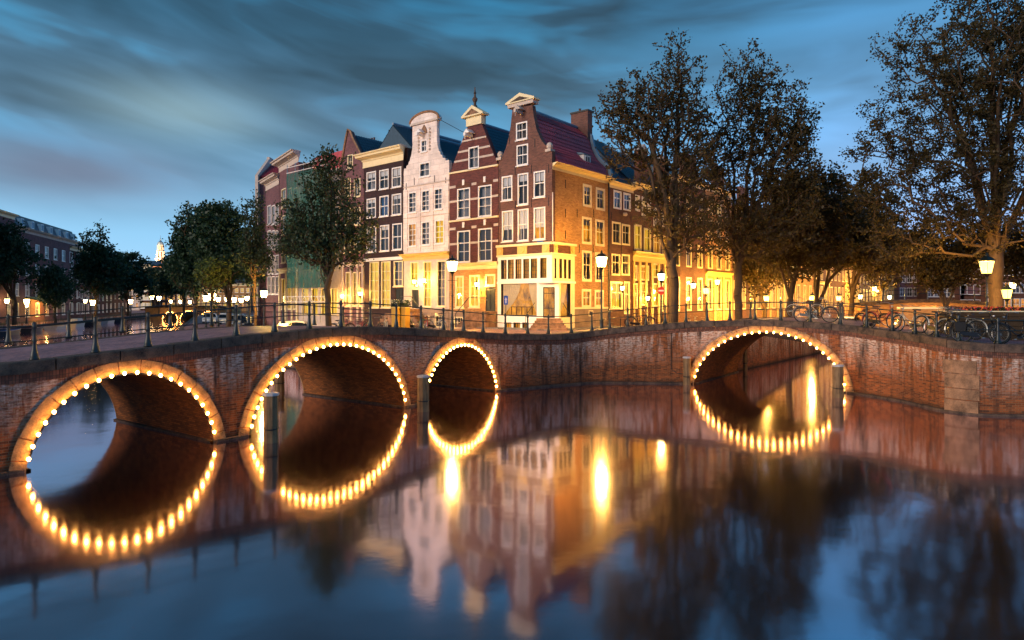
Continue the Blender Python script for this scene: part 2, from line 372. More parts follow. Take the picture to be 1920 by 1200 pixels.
M['lantern'] = emit('lantern_glow', (1.0, .74, .32), 22, .5)
M['lantern_far'] = emit('far_lantern_glow', (1.0, .66, .24), 40)
M['sign_red'] = plain('sign_red', S(206, 40, 26), .4, var=.05); M['sign_blue'] = plain('sign_blue', S(34, 84, 168), .4, var=.05)
M['tyre'] = plain('rubber', S(20, 20, 20), .8, var=.2)
# ================================================================== the canal wall path: plan of the near face of both bridges
PXM = [(-900, 109), (-260, 87.2), (44, 76.3), (230, 69.6), (402, 62.9), (463, 60.5), (610, 53.9), (757, 47.5), (795, 45.9), (925, 40.2), (960, 39.5), (1110, 36.5), (1200, 36.6), (1297, 36.9), (1440, 38.6), (1596, 41.1), (1640, 42.6), (1698, 45), (1743, 47.6), (1771, 49.2), (1831, 51), (1920, 51.5), (2300, 52)]
ZC = [(-900, 1.5), (44, 1.49), (67, 1.47), (182, 1.36), (282, 1.26), (370, 1.17), (448, 1.06), (521, .99), (586, .945), (645, .92), (700, .945), (749, 1.02), (795, 1.12), (837, 1.23), (911, 1.42), (951, 1.53), (1032, 1.62), (1075, 1.6), (1112, 1.5), (1144, 1.39), (1178, 1.29), (1220, 1.19), (1263, 1.09), (1315, 1.0), (1362, .94), (1411, .895), (1462, .907), (1518, .96), (1574, 1.05), (1620, 1.15), (1667, 1.25), (1748, 1.385), (1793, 1.47), (1876, 1.56), (2300, 1.6)]
def smooth_table(tab):
    xs = np.array([t[0] for t in tab], float); ys = np.array([t[1] for t in tab], float)
    X = np.arange(xs[0], xs[-1]+.1, 2.0); Y = np.interp(X, xs, ys)
    k = np.hanning(31); k /= k.sum()
    Yp = np.pad(Y, 15, mode='reflect', reflect_type='odd'); return X, np.convolve(Yp, k, 'valid')
_X, _P = smooth_table(PXM); _, _Z = smooth_table(ZC)
PX = _X; PD = F/_P; PXX = (PX-CX)/F*PD; PZ = CZ-_Z
_seg = np.hypot(np.diff(PXX), np.diff(PD)); PS = np.concatenate([[0], np.cumsum(_seg)])
def s_of(px): return float(np.interp(px, PX, PS))
def px_of(s): return float(np.interp(s, PS, PX))
def pos(s): return Vector((float(np.interp(s, PS, PXX)), float(np.interp(s, PS, PD)), 0))
def tan_(s):
    t = pos(s+.15)-pos(s-.15); return t.normalized()
def nrm(s):
    t = tan_(s); return Vector((t.y, -t.x, 0))           # towards the camera side
def ztop(s): return float(np.interp(s, PS, PZ))
def P3(s, out, z, off=Vector((0, 0, 0))):
    p = pos(s)+nrm(s)*out+off; return Vector((p.x, p.y, z))
BL = Vector((-.815, .58, 0)).normalized()*6.25            # across the left bridge
BR = Vector((.593, .805, 0)).normalized()*7.0            # across the right bridge
class Arch:
    def __init__(a, p0, p1, zc, bvec, zs=-.25):
        a.s0, a.s1 = s_of(p0), s_of(p1); a.c = (a.s0+a.s1)/2; a.a = (a.s1-a.s0)/2; a.zs = zs; a.b = zc-zs; a.v = bvec
    def z(a, s):
        q = max(0.0, 1-((s-a.c)/a.a)**2); return a.zs+a.b*math.sqrt(q)
    def pt(a, th, t=0.0): return a.c-(a.a+t)*math.cos(th), a.zs+(a.b+t)*math.sin(th)
ARCH = [Arch(46, 402, 2.27, BL), Arch(464, 758, 2.68, BL), Arch(792, 929, 2.29, BL), Arch(1300, 1588, 2.71, BR)]
def spandrel(mb, s0, s1, arches, off=Vector((0, 0, 0)), drop=.32, seglen=.3):
    """vertical wall face following the path, with the arch openings left out"""
    ss = set(np.linspace(s0, s1, max(2, int((s1-s0)/seglen))).tolist())
    for a in arches:
        ss = {s for s in ss if not (a.s0 <= s <= a.s1)}
        for th in np.linspace(0, PI, 41): ss.add(a.pt(th)[0])
    ss = sorted(ss); b = len(mb.v)
    if mb.uv is None: mb.uv = {'wall': [], 'top': []}
    for i, s in enumerate(ss[:-1]):
        e = ss[i+1]; mid = (s+e)/2
        ar = next((a for a in arches if a.s0 < mid < a.s1), None)
        q = []
        for ss_, up in ((s, 0), (e, 0), (e, 1), (s, 1)):
            z = (ztop(ss_)-drop) if up else (ar.z(ss_) if ar else -.7)
            q.append(P3(ss_, 0, z, off)); mb.uv['wall'].append((ss_, z)); mb.uv['top'].append((ss_, ztop(ss_)-z))
        mb.add(q, [(0, 1, 2, 3)])
def coping(parent, s0, s1, off=Vector((0, 0, 0)), dzz=0.0, step=1.3, o0=.09, o1=-.42, seed=1, h=.30):
    rng = random.Random(seed); s = s0
    while s < s1-.2:
        e = min(s+step*rng.uniform(.85, 1.15), s1)
        if s1-e < .4: e = s1
        g = .016; dz = rng.uniform(-.014, .012)+dzz; mb = MB(); mid = (s+e)/2
        vs = [P3(q, o, ztop(q)+zz+dz, off) for q in (s+g, mid, e-g) for (o, zz) in ((o0, -h), (o0, -.03), (o0-.03, 0), (o1, 0), (o1, -h))]
        fs = []
        for k in (0, 1):
            for j in range(5): fs.append((k*5+j, k*5+(j+1) % 5, (k+1)*5+(j+1) % 5, (k+1)*5+j))
        fs += [(4, 3, 2, 1, 0), (10, 11, 12, 13, 14)]
        mb.add(vs, fs).build('coping_stone', M['stone'], parent); s = e
def footing(mb, s0, s1, off=Vector((0, 0, 0))):
    n = max(2, int((s1-s0)/.5))
    for i in range(n):
        a, b = s0+(s1-s0)*i/n, s0+(s1-s0)*(i+1)/n
        vs = [P3(q, o, z, off) for q in (a, b) for (o, z) in ((.10, -.5), (.10, .07), (-.02, .09))]
        mb.add(vs, [(0, 3, 4, 1), (1, 4, 5, 2)]+([(0, 1, 2)] if i == 0 else [])+([(3, 5, 4)] if i == n-1 else []))
def barrel(mb, a):
    if mb.uv is None: mb.uv = {'wall': []}
    L = a.v.length; prev = None; acc = 0
    for i, th in enumerate(np.linspace(0, PI, 37)):
        s, z = a.pt(th); p = P3(s, 0, z)
        if prev is not None:
            q, acc0 = prev; acc = acc0+(p-q).length; K = 5; vs = []
            for k in range(K+1):
                for pp, ac in ((q, acc0), (p, acc)):
                    vs.append(pp+a.v*k/K); mb.uv['wall'].append((L*k/K, ac))
            mb.add(vs, [(2*k, 2*k+1, 2*k+3, 2*k+2) for k in range(K)])
        prev = (p, acc)
def voussoirs(a, parent, off=Vector((0, 0, 0)), block=.52, t=.33, sgn=1, seed=0):
    rng = random.Random(seed); n = int(PI*(a.a+a.b)/2/block)
    if n % 2 == 0: n += 1
    # equal arc lengths
    ths = np.linspace(0, PI, 400); pts = np.array([a.pt(x) for x in ths]); L = np.concatenate([[0], np.cumsum(np.hypot(*np.diff(pts, axis=0).T))])
    cuts = np.interp(np.linspace(0, L[-1], n+1), L, ths)
    for k in range(n):
        t0, t1 = cuts[k]+.006, cuts[k+1]-.006
        if a.pt((t0+t1)/2)[1] < -.1: continue
        o = (.035+rng.uniform(-.008, .012))*sgn; th_ = t*(1.12 if k == n//2 else 1)*rng.uniform(.96, 1.05); mb = MB(); vs = []
        for q in np.linspace(t0, t1, 4):
            for tt in (-.012, th_):
                s, z = a.pt(q, tt); vs += [P3(s, o, z, off), P3(s, -.03*sgn, z, off)]
        fs = []
        for i in range(3):
            b = i*4
            fs += [(b, b+4, b+6, b+2), (b, b+1, b+5, b+4), (b+2, b+6, b+7, b+3)]
        fs += [(0, 2, 3, 1), (12, 13, 15, 14)]
        mb.add(vs, fs).build('arch_stone', M['arch_stone'], parent)
bulb_me = MB().lathe([(.012, -.05), (.036, -.025), (.045, .005), (.034, .036), (.01, .05)], 8).mesh('bulb', M['bulb'], True)
socket_me = MB().lathe([(.028, 0), (.032, .05), (.02, .08)], 6).mesh('socket', M['dark_metal'])
def light_string(a, label, spacing, off=Vector((0, 0, 0)), sgn=1, bulbs=None, r=1.0):
    root = empty('bulb_string', P3(a.c, 0, 0, off), 0, label, 'string of lights', 'strings of bulbs round the bridge arches')
    ths = np.linspace(.05, PI-.05, 500); pts = np.array([a.pt(x, .0) for x in ths]); L = np.concatenate([[0], np.cumsum(np.hypot(*np.diff(pts, axis=0).T))])
    n = int(L[-1]/spacing); cut = np.interp((np.arange(n)+.5)/n*L[-1], L, ths); base = root.location; path = []
    for i, th in enumerate(cut):
        s, z = a.pt(th, .0)
        if z < .10: continue
        p = P3(s, .13*sgn, z+.0, off)-base
        link('bulb', bulb_me, root, p, (0, 0, 0), (r, r, r)); 
        p2 = P3(*a.pt(th, -.02)[:1], .06*sgn, a.pt(th, -.0)[1], off)-base
        if path:
            mid = (path[-1]+p2)/2; mid.z -= .03; path.append(mid)
        path.append(p2)
    MB().tube(path, .028, 4).build('cable', M['dark_metal'], root)
# ================================================================== left bridge
G0 = 2.35
sL0, sL1 = s_of(-900), s_of(931)
sR0, sR1 = s_of(1297-14), s_of(1640)
def bridge(name, label, s0, s1, arches, bv, seed):
    r = empty(name, (0, 0, 0), 0, label, 'bridge')
    mb = MB(); spandrel(mb, s0, s1, arches); mb.build('wall', M['bridge_brick'], r)
    mb = MB(); spandrel(mb, s0, s1, arches, bv); mb.build('wall', M['bridge_brick'], r)
    mb = MB(); mb.uv = {'wall': []}
    n = int((s1-s0)/.4)
    for i in range(n):
        a, b = s0+(s1-s0)*i/n, s0+(s1-s0)*(i+1)/n
        q = []
        for s_, z_ in ((a, -.52), (b, -.52), (b, -.30), (a, -.30)):
            q.append(P3(s_, .03, ztop(s_)+z_)); mb.uv['wall'].append((s_, z_))
        q += [P3(a, 0, ztop(a)-.52), P3(b, 0, ztop(b)-.52)]; mb.uv['wall'] += [(a, -.6), (b, -.6)]
        mb.add(q, [(0, 1, 2, 3), (4, 5, 1, 0)])
    mb.build('soldier_course', M['soldier'], r)
    for i, a in enumerate(arches):
        mb = MB(); barrel(mb, a); mb.build('arch_barrel', M['barrel_brick'], r, smooth=True)
        voussoirs(a, r, seed=seed+i); voussoirs(a, r, off=bv, sgn=-1, seed=seed+i+9, block=.8)
    edges = [s0]+[x for a in arches for x in (a.s0-.02, a.s1+.02)]+[s1]
    for i in range(0, len(edges), 2):
        mb = MB(); footing(mb, edges[i], edges[i+1]); mb.build('footing', M['stone'], r)
    # ledges along the springing of every barrel
    for a in arches:
        for s_, sg in ((a.s0, 1), (a.s1, -1)):
            mb = MB(); t = tan_(s_)*sg
            v = [P3(s_, 0, z)+t*o+a.v*k for k in (0, 1) for (o, z) in ((.13, -.5), (.13, .05), (0, .07))]
            mb.add(v, [(0, 3, 4, 1), (1, 4, 5, 2)]); mb.build('footing', M['stone'], r)
    coping(r, s0, s1, seed=seed, o0=.09)
    return r
lb = bridge('canal_bridge', 'three-arched brick canal bridge on the left with warm bulbs outlining its arches', sL0, sL1, ARCH[:3], BL, 3)
rb = bridge('canal_bridge', 'single-arched brick canal bridge on the right with two bicycles on its rail', sR0, sR1, ARCH[3:], BR, 23)
coping(lb, s_of(-500), s_of(905), off=BL, dzz=-.09, seed=5, o0=.35, o1=-.10, h=.34)
coping(rb, s_of(1310), s_of(1600), off=BR, seed=6, o0=.35, o1=-.10, h=.34)
# quay walls between and beyond the bridges
def quay_path_wall(label, s0, s1, seed):
    r = empty('quay_wall', (0, 0, 0), 0, label, 'quay wall')
    mb = MB(); spandrel(mb, s0, s1, []); mb.build('wall', M['bridge_brick'], r)
    mb = MB(); footing(mb, s0, s1); mb.build('footing', M['stone'], r)
    mb = MB(); mb.uv = {'wall': []}; n = int((s1-s0)/.4)
    for i in range(n):
        a, b = s0+(s1-s0)*i/n, s0+(s1-s0)*(i+1)/n; q = []
        for s_, z_ in ((a, -.52), (b, -.52), (b, -.30), (a, -.30)):
            q.append(P3(s_, .03, ztop(s_)+z_)); mb.uv['wall'].append((s_, z_))
        mb.add(q, [(0, 1, 2, 3)])
    mb.build('soldier_course', M['soldier'], r)
    coping(r, s0, s1, seed=seed); return r
quay_path_wall('stained brick quay wall between the two bridges below the corner cafe', sL1, sR0, 41)
qr = quay_path_wall('brick quay wall curving round at the right edge with big stone blocks', sR1, s_of(2300), 42)
# big corner blocks of the right wall
rng = random.Random(5)
sb0, sb1 = s_of(1772), s_of(1829); zt = 4.2-1.46-.56; zz = .02
for hh in (.50, .42, .55, .52):
    mb = MB(); z1 = min(zz+hh, zt)
    for cut in ((sb0+rng.uniform(-.05, .05), sb1+rng.uniform(-.05, .12)),):
        a, b = cut; K = 3; vs = []
        for k in range(K+1):
            s_ = a+(b-a)*k/K; vs += [P3(s_, .06, zz+.015), P3(s_, .06, z1-.015), P3(s_, -.05, zz+.015), P3(s_, -.05, z1-.015)]
        fs = []
        for k in range(K):
            o = k*4; fs += [(o, o+4, o+5, o+1), (o+1, o+5, o+7, o+3), (o, o+2, o+6, o+4)]
        fs += [(0, 1, 3, 2), (K*4, K*4+2, K*4+3, K*4+1)]
        mb.add(vs, fs)
    mb.build('corner_block', M['pale_stone'], qr); zz = z1
light_string(ARCH[0], 'string of warm bulbs round the leftmost and nearest bridge arch', .30)
light_string(ARCH[1], 'string of warm bulbs round the wide middle arch of the left bridge', .29)
light_string(ARCH[2], 'string of warm bulbs round the small arch nearest the corner cafe', .245)
light_string(ARCH[3], 'string of warm bulbs round the wide arch of the right bridge', .335)
# conduit on the quay wall
tag(MB().tube([P3(s_of(1258), .04, 2.6), P3(s_of(1258), .04, .75), P3(s_of(1268), .05, .55), P3(s_of(1285), .06, .5)], .02, 5).build('conduit', M['stone']),
    'thin pale pipe running down the quay wall left of the right arch', 'pipe')
# ================================================================== ground, streets and water
def plane_struct(name, pts, mat, kind='structure'):
    mb = MB(); mb.add(pts, [tuple(range(len(pts)))]); return tag(mb.build(name, mat), kind=kind)
plane_struct('water', [(-2500, -300, 0), (2500, -300, 0), (2500, 3500, 0), (-2500, 3500, 0)], M['water'])
NS = np.arange(0, PS[-1], .25); NPX = np.interp(NS, PS, PXX); NPY = np.interp(NS, PS, PD); NPZ = np.interp(NS, PS, PZ)
def sm(t): t = min(1, max(0, t)); return t*t*(3-2*t)
def height(x, y, g0):
    d = np.hypot(NPX-x, NPY-y); i = int(d.argmin()); z0 = NPZ[i]-.03
    return g0+(z0-g0)*(1-sm((d[i]-.5)/7.0))
def isl_g(x, y):
    """the island streets fall away from the bridges' level down to the low quays"""
    a = (Vector((x, y))-Vector((2.595, 42.0))); t = max(-(a.x*.769-a.y*.639), a.x*.64+a.y*.769)
    return 2.35-1.2*sm((t-5)/17.0)
def ground(name, poly, g0, mat, near=None, step=1.6):
    vs = [Vector((p[0], p[1])) for p in poly]; n = len(vs)
    if near:
        x0, x1, y0, y1 = near; from_poly = [(p.x, p.y) for p in vs]
        def inside(x, y):
            c = False; j = n-1
            for i in range(n):
                xi, yi = from_poly[i]; xj, yj = from_poly[j]
                if (yi > y) != (yj > y) and x < (xj-xi)*(y-yi)/(yj-yi)+xi: c = not c
                j = i
            return c
        for x in np.arange(x0, x1, step):
            for y in np.arange(y0, y1, step):
                if inside(x, y): vs.append(Vector((float(x)+.013*y, float(y))))
    res = delaunay_2d_cdt(vs, [], [list(range(n))], 1, 1e-4)
    V = [(v.x, v.y, height(v.x, v.y, g0(v.x, v.y) if callable(g0) else g0)) for v in res[0]]
    me = bpy.data.meshes.new(name); me.from_pydata(V, [], [tuple(f) for f in res[2]]); me.materials.append(mat)
    me.update()
    if me.polygons and me.polygons[0].normal.z < 0: me.flip_normals()
    return tag(link(name, me), kind='structure')
def nearpts(p0, p1, st=.6, o=-.3):
    a, b = s_of(p0), s_of(p1); return [tuple(P3(s, o, 0)[:2]) for s in np.linspace(a, b, max(2, int((b-a)/st)))]
isl_l = P3(s_of(925), -.3, 0)+BL*1.0; isl_r = P3(s_of(1300), -.3, 0)+BR
ISL = nearpts(925, 1300)+[tuple(isl_r[:2])]
dR = Vector((.64, .769)); dF = Vector((-.769, .639))
eR = [Vector((isl_r.x, isl_r.y))+dR*t for t in (4, 8, 13, 20, 30, 40, 70, 150)]
EL = [Vector((isl_l.x, isl_l.y)), Vector((-9.4, 36.8)), Vector((-13.4, 40.1)), Vector((-19.4, 45.0)), Vector((-25.4, 50)), Vector((-38, 74)), Vector((-73, 150)), Vector((-76, 200))]
ISL += [tuple(p) for p in eR]+[(eR[-1].x+40, 300), (600, 1200), (-300, 1200)]+[tuple(p) for p in reversed(EL)]
ground('street', ISL, isl_g, M['paving'], near=(-45, 62, 30, 100), step=2.0)
rb_r = P3(s_of(1593), -.3, 0)+BR
RLe = [Vector((rb_r.x, rb_r.y))+dR*t for t in (0, 10, 22, 45, 80, 132)]
RL = nearpts(1596, 2290)+[(60, 22), (500, 10), (500, 500), (170, 400)]+[tuple(p) for p in reversed(RLe)]
ground('street', RL, 2.62, M['paving'], near=(15, 40, 24, 48))
LLb = P3(s_of(-895), -.3, 0)
LB = [(LLb.x, LLb.y), (LLb.x+BL.x, LLb.y+BL.y), (-34, 24), (-48, 42), (-57, 60), (-68, 89), (-89, 154), (-96, 190), (-300, 1200), (-1200, 1200), (-1200, -60), (-30, -60), (LLb.x-2, -6)]
ground('street', LB, 1.35, M['paving'])
def deck(p0, p1, bv, fade0=None, fade1=None, g0=G0):
    a, b = s_of(p0), s_of(p1); n = int((b-a)/.5); K = 6; mb = MB(); vs = []
    for i in range(n+1):
        s = a+(b-a)*i/n; p = px_of(s)
        for k in range(K+1):
            v = k/K; q = P3(s, -.38, 0)+bv*v*.985
            z = ztop(s)-.035; f = 0
            if fade1: f = max(f, sm((p-fade1)/(p1-fade1)))
            if fade0: f = max(f, sm((fade0-p)/(fade0-p0)))
            z = z+(g0-z)*sm((v*6.8-.5)/7.0)*f-(.09*v if fade1 else 0)
            vs.append((q.x, q.y, z+(.03*math.sin(PI*v))))
    fs = [(i*(K+1)+k, (i+1)*(K+1)+k, (i+1)*(K+1)+k+1, i*(K+1)+k+1) for i in range(n) for k in range(K)]
    mb.add(vs, fs); o = tag(mb.build('bridge_deck', M['paving'], smooth=True), kind='structure')
    return o
deck(-900, 928, BL, fade1=780); deck(1297, 1600, BR, fade0=1400)
def strip_wall(label, pts, zts, name='quay_wall', thick=.4):
    r = empty(name, (0, 0, 0), 0, label, 'quay wall'); mb = MB(); mb.uv = {'wall': [], 'top': []}; acc = 0; cp = MB()
    for a, b in zip(pts, pts[1:]):
        a, b = Vector((a[0], a[1])), Vector((b[0], b[1])); L = (b-a).length
        za, zb = (zts(a.x, a.y), zts(b.x, b.y)) if callable(zts) else (zts, zts); zt = zts if not callable(zts) else za
        q = [(a.x, a.y, -.7), (b.x, b.y, -.7), (b.x, b.y, zb-.25), (a.x, a.y, za-.25)]
        for s_, z_ in ((acc, -.7), (acc+L, -.7), (acc+L, zb-.25), (acc, za-.25)): mb.uv['wall'].append((s_, z_)); mb.uv['top'].append((s_, zt-z_))
        mb.add(q, [(0, 1, 2, 3)]); t = (b-a)/L; n = Vector((t.y, -t.x))
        def T(x, y, z, a=a, t=t, n=n, L=L, d=zb-za): return (a.x+t.x*x+n.x*y, a.y+t.y*x+n.y*y, z+d*x/L)
        k = max(1, int(L/2.5))
        for i in range(k): cp.box(i*L/k+.01, (i+1)*L/k-.01, -thick, thick*.15, zt-.25, zt+.02, T=T)
        acc += L
    mb.build('wall', M['bridge_brick'], r); cp.build('coping', M['stone'], r)
zq_ = lambda x, y: height(x, y, isl_g(x, y))+.03
strip_wall('brick quay wall of the canal behind the right bridge, below the yellow-lit houses', [tuple(isl_r[:2])]+[tuple(p) for p in eR], zq_)
strip_wall('quay wall along the left canal, below the row of parked white cars', [tuple(p) for p in reversed(EL)], zq_)
strip_wall('quay wall on the far side of the right-hand side canal', [tuple(p) for p in reversed(RLe)], 2.6)
strip_wall('low quay wall behind the row of moored boats', LB[1:8], 1.37)
# raised pavement along the house fronts
A0 = Vector((2.595, 42.0)); uF = Vector((1.203, -1)).normalized(); uR = Vector((.832, 1)).normalized()
nF = Vector((-uF.y, uF.x)); nR = Vector((-uR.y, uR.x))
def strip(p, u, n, L, w, z0, z1, name, mat):
    mb = MB(); mb.box(0, L, 0, w, z0, z1, T=lambda x, y, z: (p.x+u.x*x-n.x*y, p.y+u.y*x-n.y*y, z)); return tag(mb.build(name, mat), kind='structure')
strip(A0-uF*5.5, uF, nF, 6, 1.3, 1.8, G0+.07, 'pavement', M['pavement'])
strip(A0+uR*.0, uR, nR, 7, 1.3, 1.8, G0+.067, 'pavement', M['pavement'])
# ================================================================== houses
class Plane:
    """a vertical facade plane: local frame of a house plus its place in the world (for reading sizes off the photo)"""
    def __init__(s, wo, wu, g=G0, lo=(0, 0), lu=(1, 0), ln=(0, 1)):
        s.wo, s.wu, s.g, s.lo, s.lu, s.ln = wo, wu, g, lo, lu, ln
    def px(s, px, py):
        r = (px-CX)/F; a = s.wu.x-r*s.wu.y; t = (r*s.wo.y-s.wo.x)/a; D = s.wo.y+s.wu.y*t
        return t, CZ+(HY-py)/F*D-s.g
    def T(s, u, d, z): return (s.lo[0]+s.lu[0]*u+s.ln[0]*d, s.lo[1]+s.lu[1]*u+s.ln[1]*d, z)
    def rect(s, x0, y0, x1, y1):
        """rectangle from photo corners; heights averaged so that sills stay level"""
        u0, za = s.px(x0, y0); u1, zb = s.px(x1, y1); _, zc = s.px((x0+x1)/2, y0); _, zd = s.px((x0+x1)/2, y1)
        return u0, u1, zd, zc
def facade(P, outline, holes, mat, parent, name='wall', depth=.35, rev=.14, d0=0.0):
    polys = [[Vector((u, z, 0)) for u, z in outline]]
    for (a, b, c, d) in holes: polys.append([Vector((a, c, 0)), Vector((a, d, 0)), Vector((b, d, 0)), Vector((b, c, 0))])
    tris = tessellate_polygon(polys); flat = [p for q in polys for p in q]; mb = MB()
    mb.add([P.T(p.x, d0, p.y) for p in flat], [tuple(t) for t in tris])
    n = len(outline)
    mb.add([P.T(u, d0, z) for u, z in outline]+[P.T(u, d0+depth, z) for u, z in outline], [(i, (i+1) % n, (i+1) % n+n, i+n) for i in range(n)])
    for (a, b, c, d) in holes:
        q = [(a, c), (a, d), (b, d), (b, c)]
        mb.add([P.T(u, d0, z) for u, z in q]+[P.T(u, d0+rev, z) for u, z in q], [(i, (i+1) % 4, (i+1) % 4+4, i+4) for i in range(4)])
    me_o = mb.build(name, mat, parent)
    import bmesh
    bm = bmesh.new(); bm.from_mesh(me_o.data); bmesh.ops.recalc_face_normals(bm, faces=bm.faces); bm.to_mesh(me_o.data); bm.free()
    return me_o
wrng = random.Random(4)
ROOMS = {'dark': 'dark_room', 'lit': 'lit_room', 'amber': 'amber_room', 'blue': 'blue_room', 'lace': 'lace'}
def window(P, parent, rc, kind='dark', cols=2, rows=(.5,), fw=.09, fmat='white', sill=True, blind=0.0, bar=.035, d0=0.0, panes=True, heavy=None, name='window'):
    """rc=(u0,u1,z0,z1); rows: heights (fractions from the bottom) of the glazing bars; heavy: one thick transom"""
    a, b, c, d = rc; mb = MB(); e = .03
    for q in ((a, a+fw, c, d), (b-fw, b, c, d), (a+fw, b-fw, d-fw, d), (a+fw, b-fw, c, c+fw)):
        mb.box(q[0], q[1], d0-e, d0+.11, q[2], q[3], T=P.T)
    ia, ib, ic, id_ = a+fw, b-fw, c+fw, d-fw
    xs = [ia+(ib-ia)*k/cols for k in range(cols+1)]; zs = [ic]+[ic+(id_-ic)*r for r in rows]+[id_]
    for x in xs[1:-1]: mb.box(x-bar/2, x+bar/2, d0+.025, d0+.075, ic, id_, T=P.T)
    for i, z in enumerate(zs[1:-1]):
        h = bar*1.9 if heavy == i else bar; mb.box(ia, ib, d0+.02-(.02 if heavy == i else 0), d0+.078, z-h/2, z+h/2, T=P.T)
    fr = mb.build(name, M[fmat], parent)
    if panes:
        for i in range(cols):
            for j in range(len(zs)-1):
                MB().add([P.T(xs[i], d0+.055, zs[j]), P.T(xs[i+1], d0+.055, zs[j]), P.T(xs[i+1], d0+.055, zs[j+1]), P.T(xs[i], d0+.055, zs[j+1])], [(0, 1, 2, 3)]).build('pane', M['glass'], fr)
    else:
        MB().add([P.T(ia, d0+.055, ic), P.T(ib, d0+.055, ic), P.T(ib, d0+.055, id_), P.T(ia, d0+.055, id_)], [(0, 1, 2, 3)]).build('pane', M['glass'], fr)
    MB().box(a-.05, b+.05, d0+.30, d0+.33, c-.05, d+.05, T=P.T).build('room', M[ROOMS[kind]], fr)
    if blind:
        MB().box(ia, ib, d0+.10, d0+.115, id_-(id_-ic)*blind, id_, T=P.T).build('blind', M['blind'], fr)
    if panes and kind == 'dark' and (b-a) > .6 and wrng.random() < .6:
        cwid = (ib-ia)*wrng.uniform(.14, .26)
        for q0, q1 in ((ia, ia+cwid), (ib-cwid, ib)): MB().box(q0, q1, d0+.13, d0+.15, ic, id_, T=P.T).build('curtain', M['lace'], fr)
    if sill: MB().box(a-.05, b+.05, d0-.10, d0+.02, c-.07, c-.002, T=P.T).build('sill', M[fmat], fr)
    return fr
def cornice(P, parent, u0, u1, z0, z1, mat='cream', out=.35, steps=4, d0=0.0, name='cornice', ends=True):
    H_ = z1-z0; prof = [(.03, z0), (.05, z0+.02*H_), (.05, z0+.10*H_), (.03, z0+.12*H_), (.04, z0+.46*H_), (.12, z0+.50*H_), (.14, z0+.58*H_), (out*.45+.05, z0+.66*H_), (out*.80, z0+.72*H_), (out*.84, z0+.86*H_), (out+.0, z0+.90*H_), (out+.03, z1-.02)]
    prof += [(-.25, z1+.02)]; mb = MB(); n = len(prof)
    vs = []
    for u in (u0, u1):
        for o, z in prof: vs.append(P.T(u+(o*.5*(1 if u == u1 else -1) if ends else 0), d0-o, z))
    mb.add(vs, [(i, i+1, n+i+1, n+i) for i in range(n-1)]+[tuple(range(n))[::-1], tuple(range(n, 2*n)), (0, n, 2*n-1, n-1)])
    return mb.build(name, M[mat], parent)
def bandbox(P, parent, u0, u1, z0, z1, mat, name='stone_band', out=.03, back=.02, d0=0.0):
    return MB().box(u0, u1, d0-out, d0+back, z0, z1, T=P.T).build(name, M[mat], parent)
def tiles(parent, T, L, prof, mat, name='roof_tiles', pitch=.26, row=.34, flip=False):
    """pantiles: T(x along the eave, offset across, z); prof: list of (offset, z) from ridge to eave"""
    pts = np.array(prof); seg = np.hypot(*np.diff(pts, axis=0).T); acc = np.concatenate([[0], np.cumsum(seg)])
    nr = max(2, int(acc[-1]/row)); nx = max(3, int(L/pitch)*4)
    vs = []; fs = []
    for r in range(nr):
        for e, lift in ((r, .045), (r+1, .095)):
            q = acc[-1]*min(e+(.12 if e > r else 0), nr)/nr; o = np.interp(q, acc, pts[:, 0]); z = np.interp(q, acc, pts[:, 1])
            for i in range(nx+1):
                x = L*i/nx; ph = (i % 4); w_ = (.0, .035, .05, .012)[ph]
                vs.append(T(x, o+(lift+w_)*.6*(1 if not flip else -1), z+(lift+w_)*.7))
        b = r*2*(nx+1)
        for i in range(nx): fs.append((b+i, b+i+1, b+nx+1+i+1, b+nx+1+i))
    o = MB().add(vs, fs).build(name, M[mat], parent, smooth=False); o['kind'] = 'stuff'; return o
def roof_box(parent, prof_l, prof_r, y0, y1, mat='blue_tile', name='roof'):
    """solid under-roof: outline from eave left over the ridge to eave right"""
    out = prof_l+prof_r; return MB().prism(out, y0, y1).build(name, M[mat], parent)
def chimney(parent, x, y, z0, z1, w=.7, d=.6, mat='brown_brick', pots=3):
    c = MB().box(x-w/2, x+w/2, y-d/2, y+d/2, z0, z1).build('chimney', M[mat], parent)
    MB().box(x-w/2-.06, x+w/2+.06, y-d/2-.06, y+d/2+.06, z1-.02, z1+.10).build('chimney_cap', M['dark_metal'], c)
    for i in range(pots):
        px_ = x+(i-(pots-1)/2)*w/max(pots, 1)
        MB().lathe([(.09, z1+.10), (.075, z1+.38), (.10, z1+.40), (.10, z1+.44)], 8, (px_, y, 0)).build('chimney_pot', M['mid_brick'], c)
    return c
def hoist(P, parent, u, z, L=.9, mat='white', hood=True):
    mb = MB(); mb.box(u-.09, u+.09, -L, .2, z-.12, z+.10, T=P.T)
    if hood: mb.prism([(u-.30, z+.12), (u+.30, z+.12), (u, z+.42)], -L*.75, .05, T=P.T)
    mb.box(u-.015, u+.015, -L+.06, -L+.09, z-.35, z-.12, T=P.T)
    return mb.build('hoist_beam', M[mat], parent)
def curtain_mesh(P, pts_l, pts_r, z_list, d, folds=9):
    mb = MB(); n = folds*4; rows = len(z_list); vs = []
    for k, z in enumerate(z_list):
        for i in range(n+1):
            t = i/n; vs.append(P.T(pts_l[k]+(pts_r[k]-pts_l[k])*t, d+.035*math.sin(t*folds*2*PI), z))
    return mb.add(vs, [(k*(n+1)+i, k*(n+1)+i+1, (k+1)*(n+1)+i+1, (k+1)*(n+1)+i) for k in range(rows-1) for i in range(n)])
def body(parent, w_, depth, zt, mat, y0=.42):
    return MB().box(.02, w_-.02, y0, depth, -.4, zt).build('back_wall', M[mat], parent)
